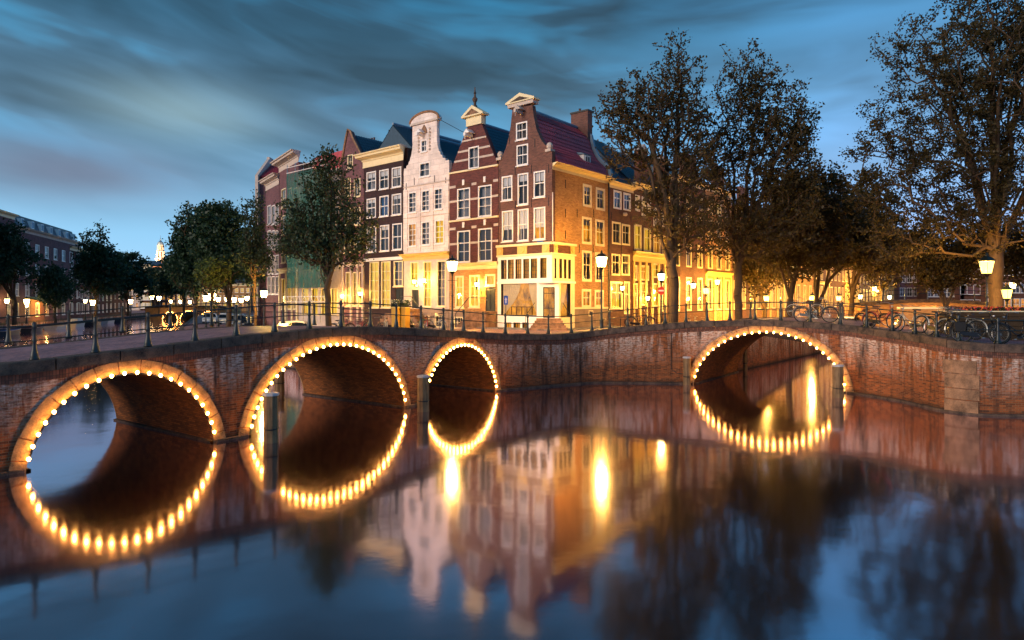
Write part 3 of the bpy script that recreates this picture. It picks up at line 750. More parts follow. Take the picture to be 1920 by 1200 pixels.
def line_t(x, o, u):
    r = (x-CX)/F; return (r*o.y-o.x)/(u.x-r*u.y)
def front(x0, x1, o=A0, u=uF, g=G0):
    """house frame between two photo columns on a street line"""
    t0, t1 = line_t(x0, o, u), line_t(x1, o, u); p = o+u*t0; return p, t1-t0
rootz = lambda u: math.atan2(u.y, u.x)
# ---------------------------------------------------------------- the corner cafe house
p, w1 = front(935, 1035); h1 = empty('corner_house', (p.x, p.y, G0), rootz(uF), 'brown brick corner house with a red tiled roof and white cafe front', 'house')
P1 = Plane(p, uF); Q = P1.px; R1 = P1.rect
P1r = Plane(A0, uR, lo=(w1, 0), lu=(0, 1), ln=(-1, 0)); Qr = P1r.px; D1 = Qr(1140, 400)[0]
zshop = Q(985, 461)[1]; zmez = Q(985, 527)[1]
gl = [(935, 299), (942, 294), (949, 276), (954, 256), (957.5, 236), (959.5, 216), (961.5, 201)]
gr = [(998, 197), (1001, 220), (1006, 243), (1015, 263), (1024, 274), (1034, 283)]
OL = [(0, zshop), (0, Q(935, 310)[1])]+[Q(*q) for q in gl]+[Q(*q) for q in gr]; OL[2] = (0.0, OL[2][1]); OL[-1] = (w1, OL[-1][1]); OL += [(w1, zshop)]
wins = [((968, 229, 989, 262), 'dark', 2, (.55,), 0), ((969, 271, 990.5, 310), 'dark', 2, (.5,), 0),
        ((941, 330, 961, 376), 'dark', 2, (.55,), .38), ((971, 325, 991, 384), 'dark', 2, (.62,), .22), ((1001, 320.6, 1022.4, 370), 'dark', 2, (.55,), .36),
        ((941.5, 395, 962.4, 453), 'dark', 2, (.52,), .62), ((971, 392, 991.3, 451.8), 'dark', 2, (.52,), .62), ((1001, 388.5, 1022.7, 449.5), 'amber', 2, (.52,), .62)]
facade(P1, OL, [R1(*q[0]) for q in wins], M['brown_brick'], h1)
for rc, kd, c_, r_, bl in wins: window(P1, h1, R1(*rc), kd, c_, r_, blind=bl, heavy=0)
u_n0, u_n1 = Q(961.5, 200)[0], Q(997, 197)[0]; zc = (Q(961.5, 200)[1]+Q(997, 197)[1])/2
MB().box(u_n0-.28, u_n1+.28, -.22, .38, zc-.02, zc+.22, T=P1.T).build('pediment', M['pale_plaster'], h1)
um = (u_n0+u_n1)/2; zp = Q(974, 177)[1]
MB().prism([(u_n0-.42, zc+.22), (u_n1+.42, zc+.22), (u_n1+.42, zc+.34), (um, zp), (u_n0-.42, zc+.34)], -.30, .40, T=P1.T).build('pediment', M['cream'], h1)
MB().prism([(u_n0-.02, zc+.30), (u_n1+.02, zc+.30), (um, zp-.24)], -.315, -.30, T=P1.T).build('pediment', M['stone'], h1)
for qx, qy in ((936.5, 299), (1029, 283)):
    uu, zz_ = Q(qx, qy); s_ = MB()
    s_.box(uu-.22, uu+.22, -.12, .38, zz_-.05, zz_+.12, T=P1.T); s_.lathe([(.12, 0), (.20, .12), (.22, .26), (.15, .4), (.05, .46)], 10, P1.T(uu, .1, zz_+.12)); s_.build('scroll_stone', M['pale_plaster'], h1)
hoist(P1, h1, um, Q(974, 213)[1], .8, 'pale_plaster')
# nameplate
u_, z_ = Q(1013, 456); tag(MB().box(u_-.24, u_+.24, -.04, -.01, z_-.02, z_+.14, T=P1.T).build('name_plate', M['sign_blue'], h1), 'tiny blue street name plate')
# right side wall
ze = Qr(1037, 318)[1]
winr = [((1092.7, 346, 1109, 388), 'dark', .22), ((1117, 352.7, 1134, 394.4), 'dark', .2), ((1091, 407, 1109, 458), 'amber', .25), ((1116, 412, 1133, 461.7), 'amber', .3), ((1091, 470, 1109, 528), 'dark', .15), ((1115.4, 473.5, 1131.7, 528.7), 'dark', .15), ((1090.6, 542, 1108, 577), 'amber', 0), ((1114.7, 543.6, 1131.7, 576), 'amber', 0)]
u76 = Qr(1075, 500)[0]; zb = Qr(1110, 579)[1]
facade(P1r, [(0.36, zshop), (0.36, ze), (D1, ze), (D1, zb), (u76, zb), (u76, zshop)], [P1r.rect(*q[0]) for q in winr], M['orange_brick'], h1)  # same house as the brown front; lamp glow is put into this brick colour
for rc, kd, bl in winr: window(P1r, h1, P1r.rect(*rc), kd, 2, (.55,), fw=.17, fmat='cream', blind=bl, heavy=0, sill=False)
facade(P1r, [(u76, -.5), (u76, zb-.003), (D1, zb-.003), (D1, -.5)], [P1r.rect(1102.5, 582, 1110.5, 593)], M['stone_brick'], h1, depth=.4, d0=-.05)
window(P1r, h1, P1r.rect(1102.5, 582, 1110.5, 593), 'dark', 1, (), fw=.06, fmat='cream', d0=-.05, sill=False)
bandbox(P1r, h1, u76, D1, zb, zb+.12, 'cream', out=.09)
cornice(P1r, h1, .05, D1+.1, ze, ze+.42, 'cream', .55)
# roof: concave bell shape of the gable carried back
top = Q(980, 203)[1]; zf = lambda q: Q(*q)
prL = [(0.02, Q(935, 305)[1])]+[(Q(*q)[0]+.12, Q(*q)[1]-.12) for q in gl[1:-1]]
prR = [(Q(*q)[0]-.10, Q(*q)[1]-.10) for q in gr[1:]]+[(w1+.15, ze+.45)]
ridge = (um, top-.1)
MB().prism([(.02, ze-.05)]+prL+[ridge]+prR+[(w1+.1, ze+.40), (w1-.45, ze-.05)], .36, D1-.05).build('roof', M['red_tile'], h1)
MB().box(.03, w1-.42, .42, D1-.06, zshop, ze-.06).build('back_wall', M['mid_brick'], h1)
pr = [ridge]+[(w1-(w1-u)*1.0, z) for u, z in prR]
tiles(h1, lambda x, o, z: (o, .36+x, z), D1-.45, pr, 'red_tile')
tiles(h1, lambda x, o, z: (um-(o-um)*1.0, .36+x, z), D1-.45, [(um+(um-a), b) for a, b in [ridge]+prL[::-1]], 'red_tile')
MB().tube([(um, .3, top+.06), (um, D1, top+.06)], .13, 6).build('ridge', M['lead'], h1)
# far verge with flashing and chimney
vg = [(um-.3, top+.12), (um+.15, top+.3)]+[(a+.22, b+.28) for a, b in prR]+[(a, b-.25) for a, b in prR[::-1]]+[(um-.3, top-.4)]
MB().prism(vg, D1-.12, D1+.12).build('verge', M['lead'], h1)
cz = Qr(1095, 218)[1]*1.0
chimney(h1, um+.25, D1-.1, top-1.2, top+1.15, 1.5, .62, 'brown_brick', 0)
MB().lathe([(.08, 0), (.08, .28), (.12, .3)], 8, (um+.1, D1-.1, top+1.2)).build('chimney_pot', M['mid_brick'], h1)
chimney(h1, .35, 5.6, top-3.2, top-.95, 1.0, .6, 'dull_brick', 3)
# dormer
dy = D1*.66; dm = empty('dormer', (w1-.62, dy, ze+.72)); dm.parent = h1
MB().box(-1.0, .35, -.42, .42, 0, 1.02).build('dormer_wall', M['white'], dm)
MB().add([(-1.2, -.52, 1.03), (.45, -.52, 1.03), (.45, .52, 1.03), (-1.2, .52, 1.03), (-1.2, -.5, 1.42), (.2, -.5, 1.16), (.2, .5, 1.16), (-1.2, .5, 1.42)], [(0, 3, 2, 1), (4, 5, 6, 7), (0, 1, 5, 4), (1, 2, 6, 5), (2, 3, 7, 6)]).build('dormer_roof', M['lead'], dm)
Pd = Plane(A0, uR, lo=(.35, -.30), lu=(0, 1), ln=(-1, 0)); MB().box(.355, .37, -.31, .31, .12, .92).build('room', M['dark_room'], dm)
mb = MB(); [mb.box(.37, .41, a, b, c, d) for a, b, c, d in ((-.34, -.27, .08, .96), (.27, .34, .08, .96), (-.27, .27, .9, .96), (-.27, .27, .08, .15), (-.025, .025, .15, .9), (-.27, .27, .5, .55))]; mb.build('window', M['white'], dm)
# --- shop front, white timber, two storeys, with a chamfered corner door
cf0, _ = Q(1012, 560); cr1, _ = Qr(1046, 560); zs2 = Q(985, 480)[1]
def shop_window(P, x0, y0, x1, y1, rows, cols, kind, nm='window', fmat='dark_wood', d0=-.06): return window(P, h1, P.rect(x0, y0, x1, y1), kind, cols, rows, fw=.035, fmat=fmat, bar=.018, d0=d0, sill=False, panes=False, name=nm)
mz = [(941, 487.5, 951.6, 523.5), (954, 486.8, 965.2, 523), (968, 486, 979.5, 522.8), (982.7, 485.5, 994, 522.4), (996.8, 484.8, 1009, 522), (1014.4, 483.5, 1026.6, 521.4)]
facade(P1, [(-.02, zmez-.1), (-.02, zs2), (w1+.06, zs2), (w1+.06, zmez-.1)], [R1(*q) for q in mz], M['white'], h1, name='shop_front', depth=.3, d0=-.10)
for i, q in enumerate(mz): shop_window(P1, *q, (.2, .4, .6, .8), 3, 'amber', d0=-.06)
low = (941, 531.5, 1008, 591.5)
facade(P1, [(-.02, -.4), (-.02, zmez-.1), (cf0, zmez-.1), (cf0, -.4)], [R1(*low)]+[R1(*q) for q in ((948, 604.5, 960.5, 615), (964.5, 604.5, 977, 615), (981, 604.5, 993, 615))], M['white'], h1, name='shop_front', depth=.3, d0=-.10)
lw_ = shop_window(P1, *low, (), 1, 'amber', d0=-.06)
for q in ((948, 604.5, 960.5, 615), (964.5, 604.5, 977, 615), (981, 604.5, 993, 615)): shop_window(P1, *q, (), 2, 'amber', 'cellar_window', 'dark_wood', d0=-.07)
a, b, c, d = R1(*low); zs_ = [d-.05, d-.6, d-1.2, c+(d-c)*.16, c+.1]
W_ = b-a
def draped(P, a, b, c, d, left=True, k=.50):
    W_ = b-a; H = d-c; zl = [d-.04, d-H*.25, d-H*.5, d-H*.72, d-H*.86, c+.06]
    f = [k, k*.92, k*.72, k*.45, k*.22, k*.16]
    if left: L = [a+.04]*6; Rr = [a+.04+W_*q for q in f]
    else: Rr = [b-.04]*6; L = [b-.04-W_*q for q in f]
    return curtain_mesh(P, L, Rr, zl, .10, 8)
draped(P1, a, b, c, d, True, .50).build('curtain', M['drape'], lw_, smooth=True)
draped(P1, a, b, c, d, False, .25).build('curtain', M['drape'], lw_, smooth=True)
# cafe interior seen through the window: table edges and flowers
mb = MB(); mb.box(a+.5, b-.2, .16, .22, c+.55, c+.60, T=P1.T)
for k in range(5): mb.box(a+.7+k*.45, a+.74+k*.45, .16, .2, c+.05, c+.55, T=P1.T)
mb.build('cafe_table', M['mid_brick'], lw_)
# corner door
pc0 = Vector(P1.T(cf0, -.10, 0)[:2]); pc1 = Vector(P1r.T(cr1, -.10, 0)[:2]); cu = (pc1-pc0); cw = cu.length; cu /= cw
Pc = Plane(None, None, lo=tuple(pc0), lu=tuple(cu), ln=(-cu.y, cu.x)); zl0 = Q(1015, 596)[1]
facade(Pc, [(0, -.4), (0, zmez-.1), (cw, zmez-.1), (cw, -.4)], [(.28, cw-.28, zl0, zmez-.42)], M['white'], h1, name='shop_front', depth=.3)
dr = window(Pc, h1, (.28, cw-.28, zl0, zmez-.42), 'amber', 2, (.3, .82), fw=.07, fmat='dark_wood', sill=False, name='door', d0=.06)
MB().lathe([(.03, 0), (.04, .03), (.02, .06)], 8, Pc.T(cw-.40, -.01, zl0+1.0)).build('handle', M['chrome'], dr)
# side shop window
mzr = [(1036, 484, 1041, 522), (1046, 485, 1051.7, 522), (1054.7, 486, 1059.9, 522.4), (1063, 487, 1068.2, 523)]
facade(P1r, [(-.06, zmez-.1), (-.06, zs2), (u76+.02, zs2), (u76+.02, zmez-.1)], [P1r.rect(*q) for q in mzr], M['cream'], h1, name='shop_front', depth=.3, d0=-.10)
for q in mzr: shop_window(P1r, *q, (.5,), 1, 'amber')
lr = (1049, 531, 1067.5, 595)
facade(P1r, [(cr1, -.4), (cr1, zmez-.1), (u76+.02, zmez-.1), (u76+.02, -.4)], [P1r.rect(*lr)], M['cream'], h1, name='shop_front', depth=.3, d0=-.10)
lw2 = shop_window(P1r, *lr, (), 1, 'amber'); a, b, c, d = P1r.rect(*lr)
draped(P1r, a, b, c, d, True, .8).build('curtain', M['drape'], lw2, smooth=True)
MB().box(cf0-.1, w1+.06, .2, cr1+.1, zmez-.1, zmez-.04).build('soffit', M['white'], h1)
# fascia with carved panels
for P_, uA, uB in ((P1, -.05, w1+.10), (P1r, -.10, u76+.08)):
    bandbox(P_, h1, uA, uB, zshop-.02, zshop+.14, 'cream', out=.26, back=.05, name='fascia'); bandbox(P_, h1, uA, uB, zs2+.01, zs2+.12, 'cream', out=.20, back=.05, name='fascia')
    bandbox(P_, h1, uA+.06, uB-.06, zs2+.12, zshop-.02, 'mid_brick', out=.10, back=.05, name='fascia_panel')
    bandbox(P_, h1, uA+.02, uB-.02, zmez-.16, zmez-.02, 'white', out=.16, back=.0, name='fascia')
for x0, x1, P_ in ((934, 945, P1), (972.5, 990, P1), (1019, 1032, P1), (1036, 1042, P1r), (1067, 1074, P1r)):
    u0, u1 = P_.px(x0, 470)[0], P_.px(x1, 470)[0]; e = (u0+u1)/2; zz_ = (zs2+.12+zshop-.02)/2
    mb = MB().box(u0, u1, -.16, -.10, zs2+.125, zshop-.025, T=P_.T); r_ = min((u1-u0)*.36, .2)
    mb.prism([(e+r_*math.cos(t)*(1+.12*math.cos(4*t)), zz_+r_*math.sin(t)*(1+.12*math.cos(4*t))) for t in np.linspace(0, 2*PI, 17)[:-1]], -.22, -.16, T=P_.T); mb.build('carved_panel', M['yellow_paint'], h1)
body(h1, w1-.5, D1, zshop, 'mid_brick', y0=.7); MB().box(w1-1.9, w1-.45, 2.2, D1-.1, -.3, zshop).build('back_wall', M['mid_brick'], h1)
# front steps
mb_root = h1
for k in range(5):
    e = 1.35-k*.24; c0 = Vector((cf0+.1, -.15)); ctr = (Vector(pc0)+Vector(pc1))/2; nn = Vector((cu.y, -cu.x))
    z1_ = zl0-.02-(4-k)*0 - k*(zl0/5.0) ; z1_ = zl0*(5-k)/5.0-.02
    a0 = cw/2+.15+k*.10; q0 = ctr-cu*a0; q1 = ctr+cu*a0; d_ = .35+k*.27
    MB().box(0, 1, 0, 1, z1_-zl0/5.0, z1_, T=lambda x, y, z: (q0.x+(q1.x-q0.x)*x+nn.x*(y*d_-.02), q0.y+(q1.y-q0.y)*x+nn.y*(y*d_-.02), z)).build('step', M['pale_stone'], h1)
for sg in (-1, 1):
    q = ctr+cu*sg*(cw/2+.25); pth = [(q.x+nn.x*.1, q.y+nn.y*.1, zl0+1.0), (q.x+nn.x*.7+cu.x*sg*.15, q.y+nn.y*.7+cu.y*sg*.15, zl0+.75), (q.x+nn.x*1.6+cu.x*sg*.5, q.y+nn.y*1.6+cu.y*sg*.5, .95), (q.x+nn.x*1.6+cu.x*sg*.5, q.y+nn.y*1.6+cu.y*sg*.5, 0)]
    MB().tube(pth, .022, 5).build('handrail', M['iron'], h1)
MB().tube([P1r.T(D1-.05, -.10, ze+.05), P1r.T(D1-.05, -.10, 0)], .055, 6).build('drainpipe', M['dark_metal'], h1)
MB().tube([P1r.T(-.02, -.07, ze-1.5), P1r.T(-.02, -.07, zshop+.2)], .03, 6).build('drainpipe', M['white'], h1)
# ---------------------------------------------------------------- striped house
p, w2 = front(843, 934.2); h2 = empty('striped_house', (p.x, p.y, G0), rootz(uF), 'narrow dark red gabled house with white stone bands and a finial', 'house')
P2 = Plane(p, uF); Q = P2.px; R = P2.rect; ms = 'white'
zc0 = Q(888, 505)[1]; zeL = (Q(843.5, 323)[1]+Q(932, 312)[1])/2
nk = (Q(876.5, 236)[0], Q(903, 234)[0]); znk = (Q(876.5, 236)[1]+Q(903, 234)[1])/2
wins = [((878.8, 275, 898.3, 316), 2, 'lace'), ((857.6, 353, 881.6, 409), 2, 'lace'), ((896.7, 347.5, 922, 406), 2, 'lace'), ((857.6, 432.5, 881.6, 492), 2, 'dark'), ((896.7, 428, 922.7, 490), 2, 'dark')]
facade(P2, [(0, zc0), (0, zeL), (nk[0], znk), (nk[1], znk), (w2, zeL), (w2, zc0)], [R(*q[0]) for q in wins], M['red_brick'], h2)
for i, (rc, c_, kd) in enumerate(wins):
    r = R(*rc); window(P2, h2, r, kd, c_, (.5,) if i == 0 else (.33, .62), heavy=None if i == 0 else 1)
    if i:
        e = (r[0]+r[1])/2; zt_ = r[3]; hw = (r[1]-r[0])/2+.06
        # relieving arch over the window, with keystone
        arcp = [(e+hw*math.cos(t), zt_+.02+.42*math.sin(t)) for t in np.linspace(PI, 0, 13)]
        MB().prism(arcp+[(e+hw, zt_+.015), (e-hw, zt_+.015)][:0], -.035, .01, T=P2.T).build('arch_panel', M['yellow_paint'] if 0 else M['mid_brick'], h2)
        bandbox(P2, h2, e-.10, e+.10, zt_+.22, zt_+.62, 'white', 'keystone', .07)
u_e = lambda z: (nk[0]*(z-zeL)/(znk-zeL), w2-(w2-nk[1])*(z-zeL)/(znk-zeL))
for yy in (293, 276, 257):   # gable bands
    z_ = Q(888, yy+4)[1]; l_, r_ = u_e(z_+.09); wl, wr = R(*wins[0][0])[:2]
    if yy < 275: bandbox(P2, h2, l_, r_, z_-.06, z_+.06, 'pale_plaster')
    else: bandbox(P2, h2, l_, wl-.005, z_-.07, z_+.07, 'pale_plaster'); bandbox(P2, h2, wr+.005, r_, z_-.07, z_+.07, 'pale_plaster')
for rowi in ((1, 2), (3, 4)):
    ra, rb_ = R(*wins[rowi[0]][0]), R(*wins[rowi[1]][0]); zz_ = ra[2]+(ra[3]-ra[2])*.60; zt_ = ra[3]+.12
    for zq, hq in ((zz_, .075), (zt_+.08, .09)):
        g_ = .0 if zq == zz_ else .16
        for l_, r_ in ((0.0, ra[0]-.005-g_), (ra[1]+.005+g_, rb_[0]-.005-g_), (rb_[1]+.005+g_, w2)):
            if r_-l_ > .06: bandbox(P2, h2, l_, r_, zq-hq, zq+hq, 'pale_plaster', out=.03)
for yy, dd in ((318, .05), (411, .05)):
    z_ = Q(888, yy)[1]; bandbox(P2, h2, -.02, w2+.02, z_-.05, z_+.07, 'cream', 'moulding', .10)
MB().prism([(nk[0]-.05, znk), (nk[1]+.05, znk), (nk[1]+.05, znk+.62), (nk[0]-.05, znk+.62)], -.10, .4, T=P2.T).build('pediment', M['cream'], h2)
um2 = sum(nk)/2; zpk = Q(887.5, 199)[1]
MB().prism([(nk[0]-.36, znk+.62), (nk[1]+.36, znk+.62), (nk[1]+.36, znk+.74), (um2, zpk), (nk[0]-.36, znk+.74)], -.3, .42, T=P2.T).build('pediment', M['cream'], h2)
MB().prism([(nk[0]-.02, znk+.72), (nk[1]+.02, znk+.72), (um2, zpk-.25)], -.315, -.3, T=P2.T).build('pediment', M['pale_stone'], h2)
MB().lathe([(.16, -.3), (.18, .1), (.10, .18), (.10, .35), (.18, .5), (.20, .62), (.09, .75), (.06, .95), (.11, 1.02), (.05, 1.15), (.03, 1.45)], 10, P2.T(um2, .05, zpk-.1)).build('finial', M['stone'], h2)
hoist(P2, h2, um2-.25, Q(880, 256)[1], .8)
cornice(P2, h2, 0, w2, zc0-.02, Q(888, 492.5)[1], 'cream', .4)
gw = [((853.7, 517, 869.5, 577.7), 'lit'), ((880, 515.5, 899.5, 576.5), 'lit'), ((910.5, 514, 929, 536), 'lit')]
cw_ = [(852.8, 594, 869.5, 616), (878, 594, 895, 616)]; dr_ = (910.5, 539, 929, 593.5)
facade(P2, [(0, Q(888, 584)[1]), (0, zc0-.03), (w2, zc0-.03), (w2, Q(888, 584)[1])], [R(*q[0]) for q in gw]+[(R(*dr_)[0], R(*dr_)[1], Q(888, 584)[1]+.03, R(*dr_)[3])], M['orange_brick'], h2, depth=.3)
for rc, kd in gw: window(P2, h2, R(*rc), kd, 2, (.35, .66) if rc[3] > 560 else (), fw=.13, fmat='cream', heavy=1)
def panel_door(P, parent, rc, mat='dark_wood', lit=False):
    a, b, c, d = rc; mb = MB().box(a, b, .06, .12, c, d, T=P.T)
    for z0_, z1_ in ((.06, .42), (.48, .94)):
        for x0_, x1_ in ((.1, .46), (.54, .9)): mb.box(a+(b-a)*x0_, a+(b-a)*x1_, .035, .06, c+(d-c)*z0_, c+(d-c)*z1_, T=P.T)
    o = mb.build('door', M[mat], parent); MB().lathe([(.03, 0), (.035, .03), (.02, .05)], 6, P.T(a+.1, .02, c+(d-c)*.46)).build('handle', M['chrome'], o); return o
rr = R(*dr_); panel_door(P2, h2, (rr[0], rr[1], Q(888, 584)[1]+.03, rr[3]))
facade(P2, [(0, -1.4), (0, Q(888, 584)[1]-.003), (w2, Q(888, 584)[1]-.003), (w2, -1.4)], [R(*q) for q in cw_], M['stone_brick'], h2, depth=.35, d0=-.06)
for q in cw_: window(P2, h2, R(*q), 'dark', 3, (.5,), fw=.07, fmat='cream', d0=-.06, sill=False, name='cellar_window')
ybk = 8.5
MB().prism([(.05, zeL-.1), (um2, znk+.1), (w2-.05, zeL-.1)], .33, ybk).build('roof', M['blue_tile'], h2)
tiles(h2, lambda x, o, z: (o, .36+x, z), ybk-.4, [(um2, znk+.1), (w2+.05, zeL-.15)], 'blue_tile'); tiles(h2, lambda x, o, z: (o, .36+x, z), ybk-.4, [(um2, znk+.1), (-.05, zeL-.15)], 'blue_tile', flip=True)
MB().tube([(um2, .3, znk+.26), (um2, ybk, znk+.26)], .12, 6).build('ridge', M['lead'], h2)
body(h2, w2, ybk, zeL, 'mid_brick'); chimney(h2, w2-.5, 5.0, zeL, znk+.5, 1.1, .6, 'black_brick', 4)
# stoop
u0 = rr[0]-.5; zd = Q(888, 584)[1]+.03
for k in range(5): MB().box(u0+k*-.3, rr[1]+.15, -1.15, -.07, zd*(4-k)/5.0, zd*(5-k)/5.0-.01, T=P2.T).build('step', M['pale_stone'], h2)
MB().tube([P2.T(rr[1]+.1, -1.1, zd), P2.T(rr[1]+.1, -1.1, zd+.95), P2.T(u0-.1, -1.1, zd+.95), P2.T(u0-1.4, -1.1, .95), P2.T(u0-1.4, -1.1, 0)], .025, 5).build('handrail', M['iron'], h2)
# ---------------------------------------------------------------- white plastered house
p, w3 = front(757, 842.2); h3 = empty('white_house', (p.x, p.y, G0), rootz(uF), 'white plastered neck-gabled house with a round arched top', 'house')
P3_ = Plane(p, uF); Q = P3_.px; R = P3_.rect
zc3 = Q(800, 474)[1]; zw = (Q(757, 321)[1]+Q(841, 306)[1])/2
nl, nr = Q(773.4, 260)[0], Q(819, 260)[0]; znt = Q(796, 231)[1]; zsc = Q(796, 262)[1]
ol = [(0, zc3), (0, zw)]
for k in range(8): # scrolled wings as small steps
    t = k/7; uu = nl*(1-(1-t)**2.2)*1.0; zz_ = zw+(zsc-zw)*(t**1.25); ol += [(uu*.98, zz_+.02)]
    if k < 7: ol += [(uu+.04, zz_+.22)]
ol += [(nl, znt), (nr, znt)]; rgt = []
for k in range(8):
    t = k/7; uu = w3-(w3-nr)*(1-(1-t)**2.2); zz_ = zw+(zsc-zw)*(t**1.25); rgt.append((uu, zz_+.02))
    if k < 7: rgt.append((uu-.04, zz_+.22))
ol += rgt[::-1]+[(w3, zc3)]
wins = [((789.6, 262, 800.8, 285), 'lace', 2, (.5,)), ((786.7, 304.5, 806.3, 331.6), 'lace', 2, (.5,))]
for a_ in ((766, 360, 781.2, 399), (790.4, 356.5, 805.9, 396.4), (814, 353, 830, 393)): wins.append((a_, 'lace', 2, (.25, .5, .75)))
for a_, k_ in (((765.5, 418.6, 781.3, 462.5), 'amber'), ((790.4, 415.3, 806.6, 459.9), 'lace'), ((815.6, 412, 833, 457.3), 'lit')): wins.append((a_, k_, 2, (.25, .5, .75)))
facade(P3_, ol, [R(*q[0]) for q in wins], M['white_plaster'], h3, depth=.3)
for rc, kd, c_, r_ in wins: window(P3_, h3, R(*rc), kd, c_, r_, bar=.045, sill=True)
# arched crown of the gable
um3 = (nl+nr)/2; hw = (nr-nl)/2+.22; zq = znt; rise = Q(794, 212.5)[1]-znt
MB().box(nl-.18, nr+.18, -.12, .34, zq, zq+.16, T=P3_.T).build('gable_cap', M['pale_plaster'], h3)
MB().prism([(um3+hw*math.cos(t), zq+.16+(rise-.16)*math.sin(t)) for t in np.linspace(PI, 0, 17)], -.06, .34, T=P3_.T).build('gable_cap', M['white_plaster'], h3)
MB().tube([P3_.T(um3+(hw+.02)*math.cos(t), -.06, zq+.16+(rise-.1)*math.sin(t)) for t in np.linspace(PI, 0, 17)], .10, 6).build('gable_cap', M['pale_stone'], h3)
hoist(P3_, h3, um3-.15, Q(796, 253)[1], .7)
MB().prism([(um3-.35, Q(796, 250)[1]), (um3+.35, Q(796, 250)[1]), (um3+.2, Q(796, 240)[1]), (um3, Q(796, 234)[1]), (um3-.2, Q(796, 240)[1])], -.07, .01, T=P3_.T).build('carved_panel', M['pale_stone'], h3)
for sg in (-1, 1): # vertical garlands
    mb = MB()
    for k in range(7): mb.lathe([(.03, -.09), (.09, -.03), (.09, .04), (.03, .1)], 6, P3_.T(um3+sg*.62, -.04, Q(796, 282)[1]+k*.26))
    mb.build('garland', M['pale_plaster'], h3)
for yy in (345, 405): bandbox(P3_, h3, -.01, w3+.01, Q(800, yy)[1]-.03, Q(800, yy)[1]+.03, 'pale_plaster', 'moulding', .06)
for x0_, x1_ in ((757, 764.5), (782.5, 789), (807.5, 813), (834.5, 841.5)):
    u0, u1 = Q(x0_, 430)[0], Q(x1_, 430)[0]; bandbox(P3_, h3, u0, u1, Q(800, 470)[1], Q(800, 350)[1], 'white_plaster', 'pilaster', .05)
cornice(P3_, h3, 0, w3, Q(800, 487)[1], zc3, 'yellow_paint', .4)
zg = Q(800, 579)[1]
gw = [((769.3, 491, 784.6, 536), 'lit', 2, (.5,)), ((794, 490, 809.5, 575.5), 'lit', 2, (.2, .4, .6, .8)), ((819.5, 488.5, 836, 575), 'lace', 2, (.2, .4, .6, .8))]
dr_ = R(771.5, 543, 785.2, 590)
facade(P3_, [(0, zg), (0, Q(800, 486)[1]), (w3, Q(800, 486)[1]), (w3, zg)], [R(*q[0]) for q in gw]+[(dr_[0], dr_[1], zg+.03, dr_[3])], M['pale_plaster'], h3, depth=.3)
for rc, kd, c_, r_ in gw: window(P3_, h3, R(*rc), kd, c_, r_, fmat='cream')
panel_door(P3_, h3, (dr_[0], dr_[1], zg+.03, dr_[3]))
cwn = [(791, 592, 806, 614), (817, 591, 834, 614)]
facade(P3_, [(0, -1.4), (0, zg-.003), (w3, zg-.003), (w3, -1.4)], [R(*q) for q in cwn], M['stone_brick'], h3, depth=.35, d0=-.06)
for q in cwn: window(P3_, h3, R(*q), 'dark', 3, (.5,), fw=.07, fmat='cream', d0=-.06, sill=False, name='cellar_window')
for k in range(5): MB().box(dr_[0]-.2, dr_[1]+.2+k*.28, -1.1, -.07, zg*(4-k)/5.0, zg*(5-k)/5.0-.01, T=P3_.T).build('step', M['pale_stone'], h3)
MB().tube([P3_.T(dr_[0]-.15, -1.05, zg), P3_.T(dr_[0]-.15, -1.05, zg+.95), P3_.T(dr_[1]+.3, -1.05, zg+.95), P3_.T(dr_[1]+1.6, -1.05, .95), P3_.T(dr_[1]+1.6, -1.05, 0)], .025, 5).build('handrail', M['iron'], h3)
MB().prism([(.1, zw-.1), (um3, znt-1.1), (w3-.1, zw-.1)], .32, 8.5).build('roof', M['blue_tile'], h3)
tiles(h3, lambda x, o, z: (o, .36+x, z), 8.1, [(um3, znt-1.1), (w3+.02, zw-.15)], 'blue_tile'); tiles(h3, lambda x, o, z: (o, .36+x, z), 8.1, [(um3, znt-1.1), (.0, zw-.15)], 'blue_tile', flip=True)
MB().tube([(um3, .3, znt-.95), (um3, 8.5, znt-.95)], .12, 6).build('ridge', M['lead'], h3)
MB().tube([(nr, .35, znt+.1), (w3+.3, 3.2, znt-1.3)], .02, 4).build('stay_rod', M['dark_metal'], h3)
body(h3, w3, 8.5, zw, 'mid_brick')
# ---------------------------------------------------------------- dark house with straight cornice
p, w4 = front(683, 756.2); h4 = empty('cornice_house', (p.x, p.y, G0), rootz(uF), 'dark brick house with a straight cream cornice beside the white house', 'house')
P4 = Plane(p, uF); Q = P4.px; R = P4.rect
z0c, z1c = Q(720, 308)[1], Q(720, 283)[1]
wins = []
for a_, k_, b_ in (((687.8, 322, 705.3, 357), 'lace', .3), ((711.6, 318, 729, 354.5), 'dark', .3), ((735, 313.5, 752.7, 351), 'dark', .4), ((688, 372, 705, 408), 'dark', .2), ((711.8, 367, 729, 406), 'blue', 0), ((735, 363.5, 752.7, 403), 'dark', .2), ((688, 425, 705.5, 473), 'dark', 0), ((713, 422, 730, 471), 'dark', .15), ((736, 419, 754, 468.5), 'dark', 0)): wins.append((a_, k_, b_))
zs4 = Q(720, 483)[1]
facade(P4, [(0, zs4), (0, z0c), (w4, z0c), (w4, zs4)], [R(*q[0]) for q in wins], M['black_brick'], h4)
for rc, kd, bl in wins: window(P4, h4, R(*rc), kd, 2, (.5,), blind=bl, heavy=0)
cornice(P4, h4, -.15, w4+.02, z0c, z1c, 'cream', .75); MB().box(-.2, w4+.02, -.30, .4, z1c-.02, z1c+.16, T=P4.T).build('gutter', M['pale_plaster'], h4)
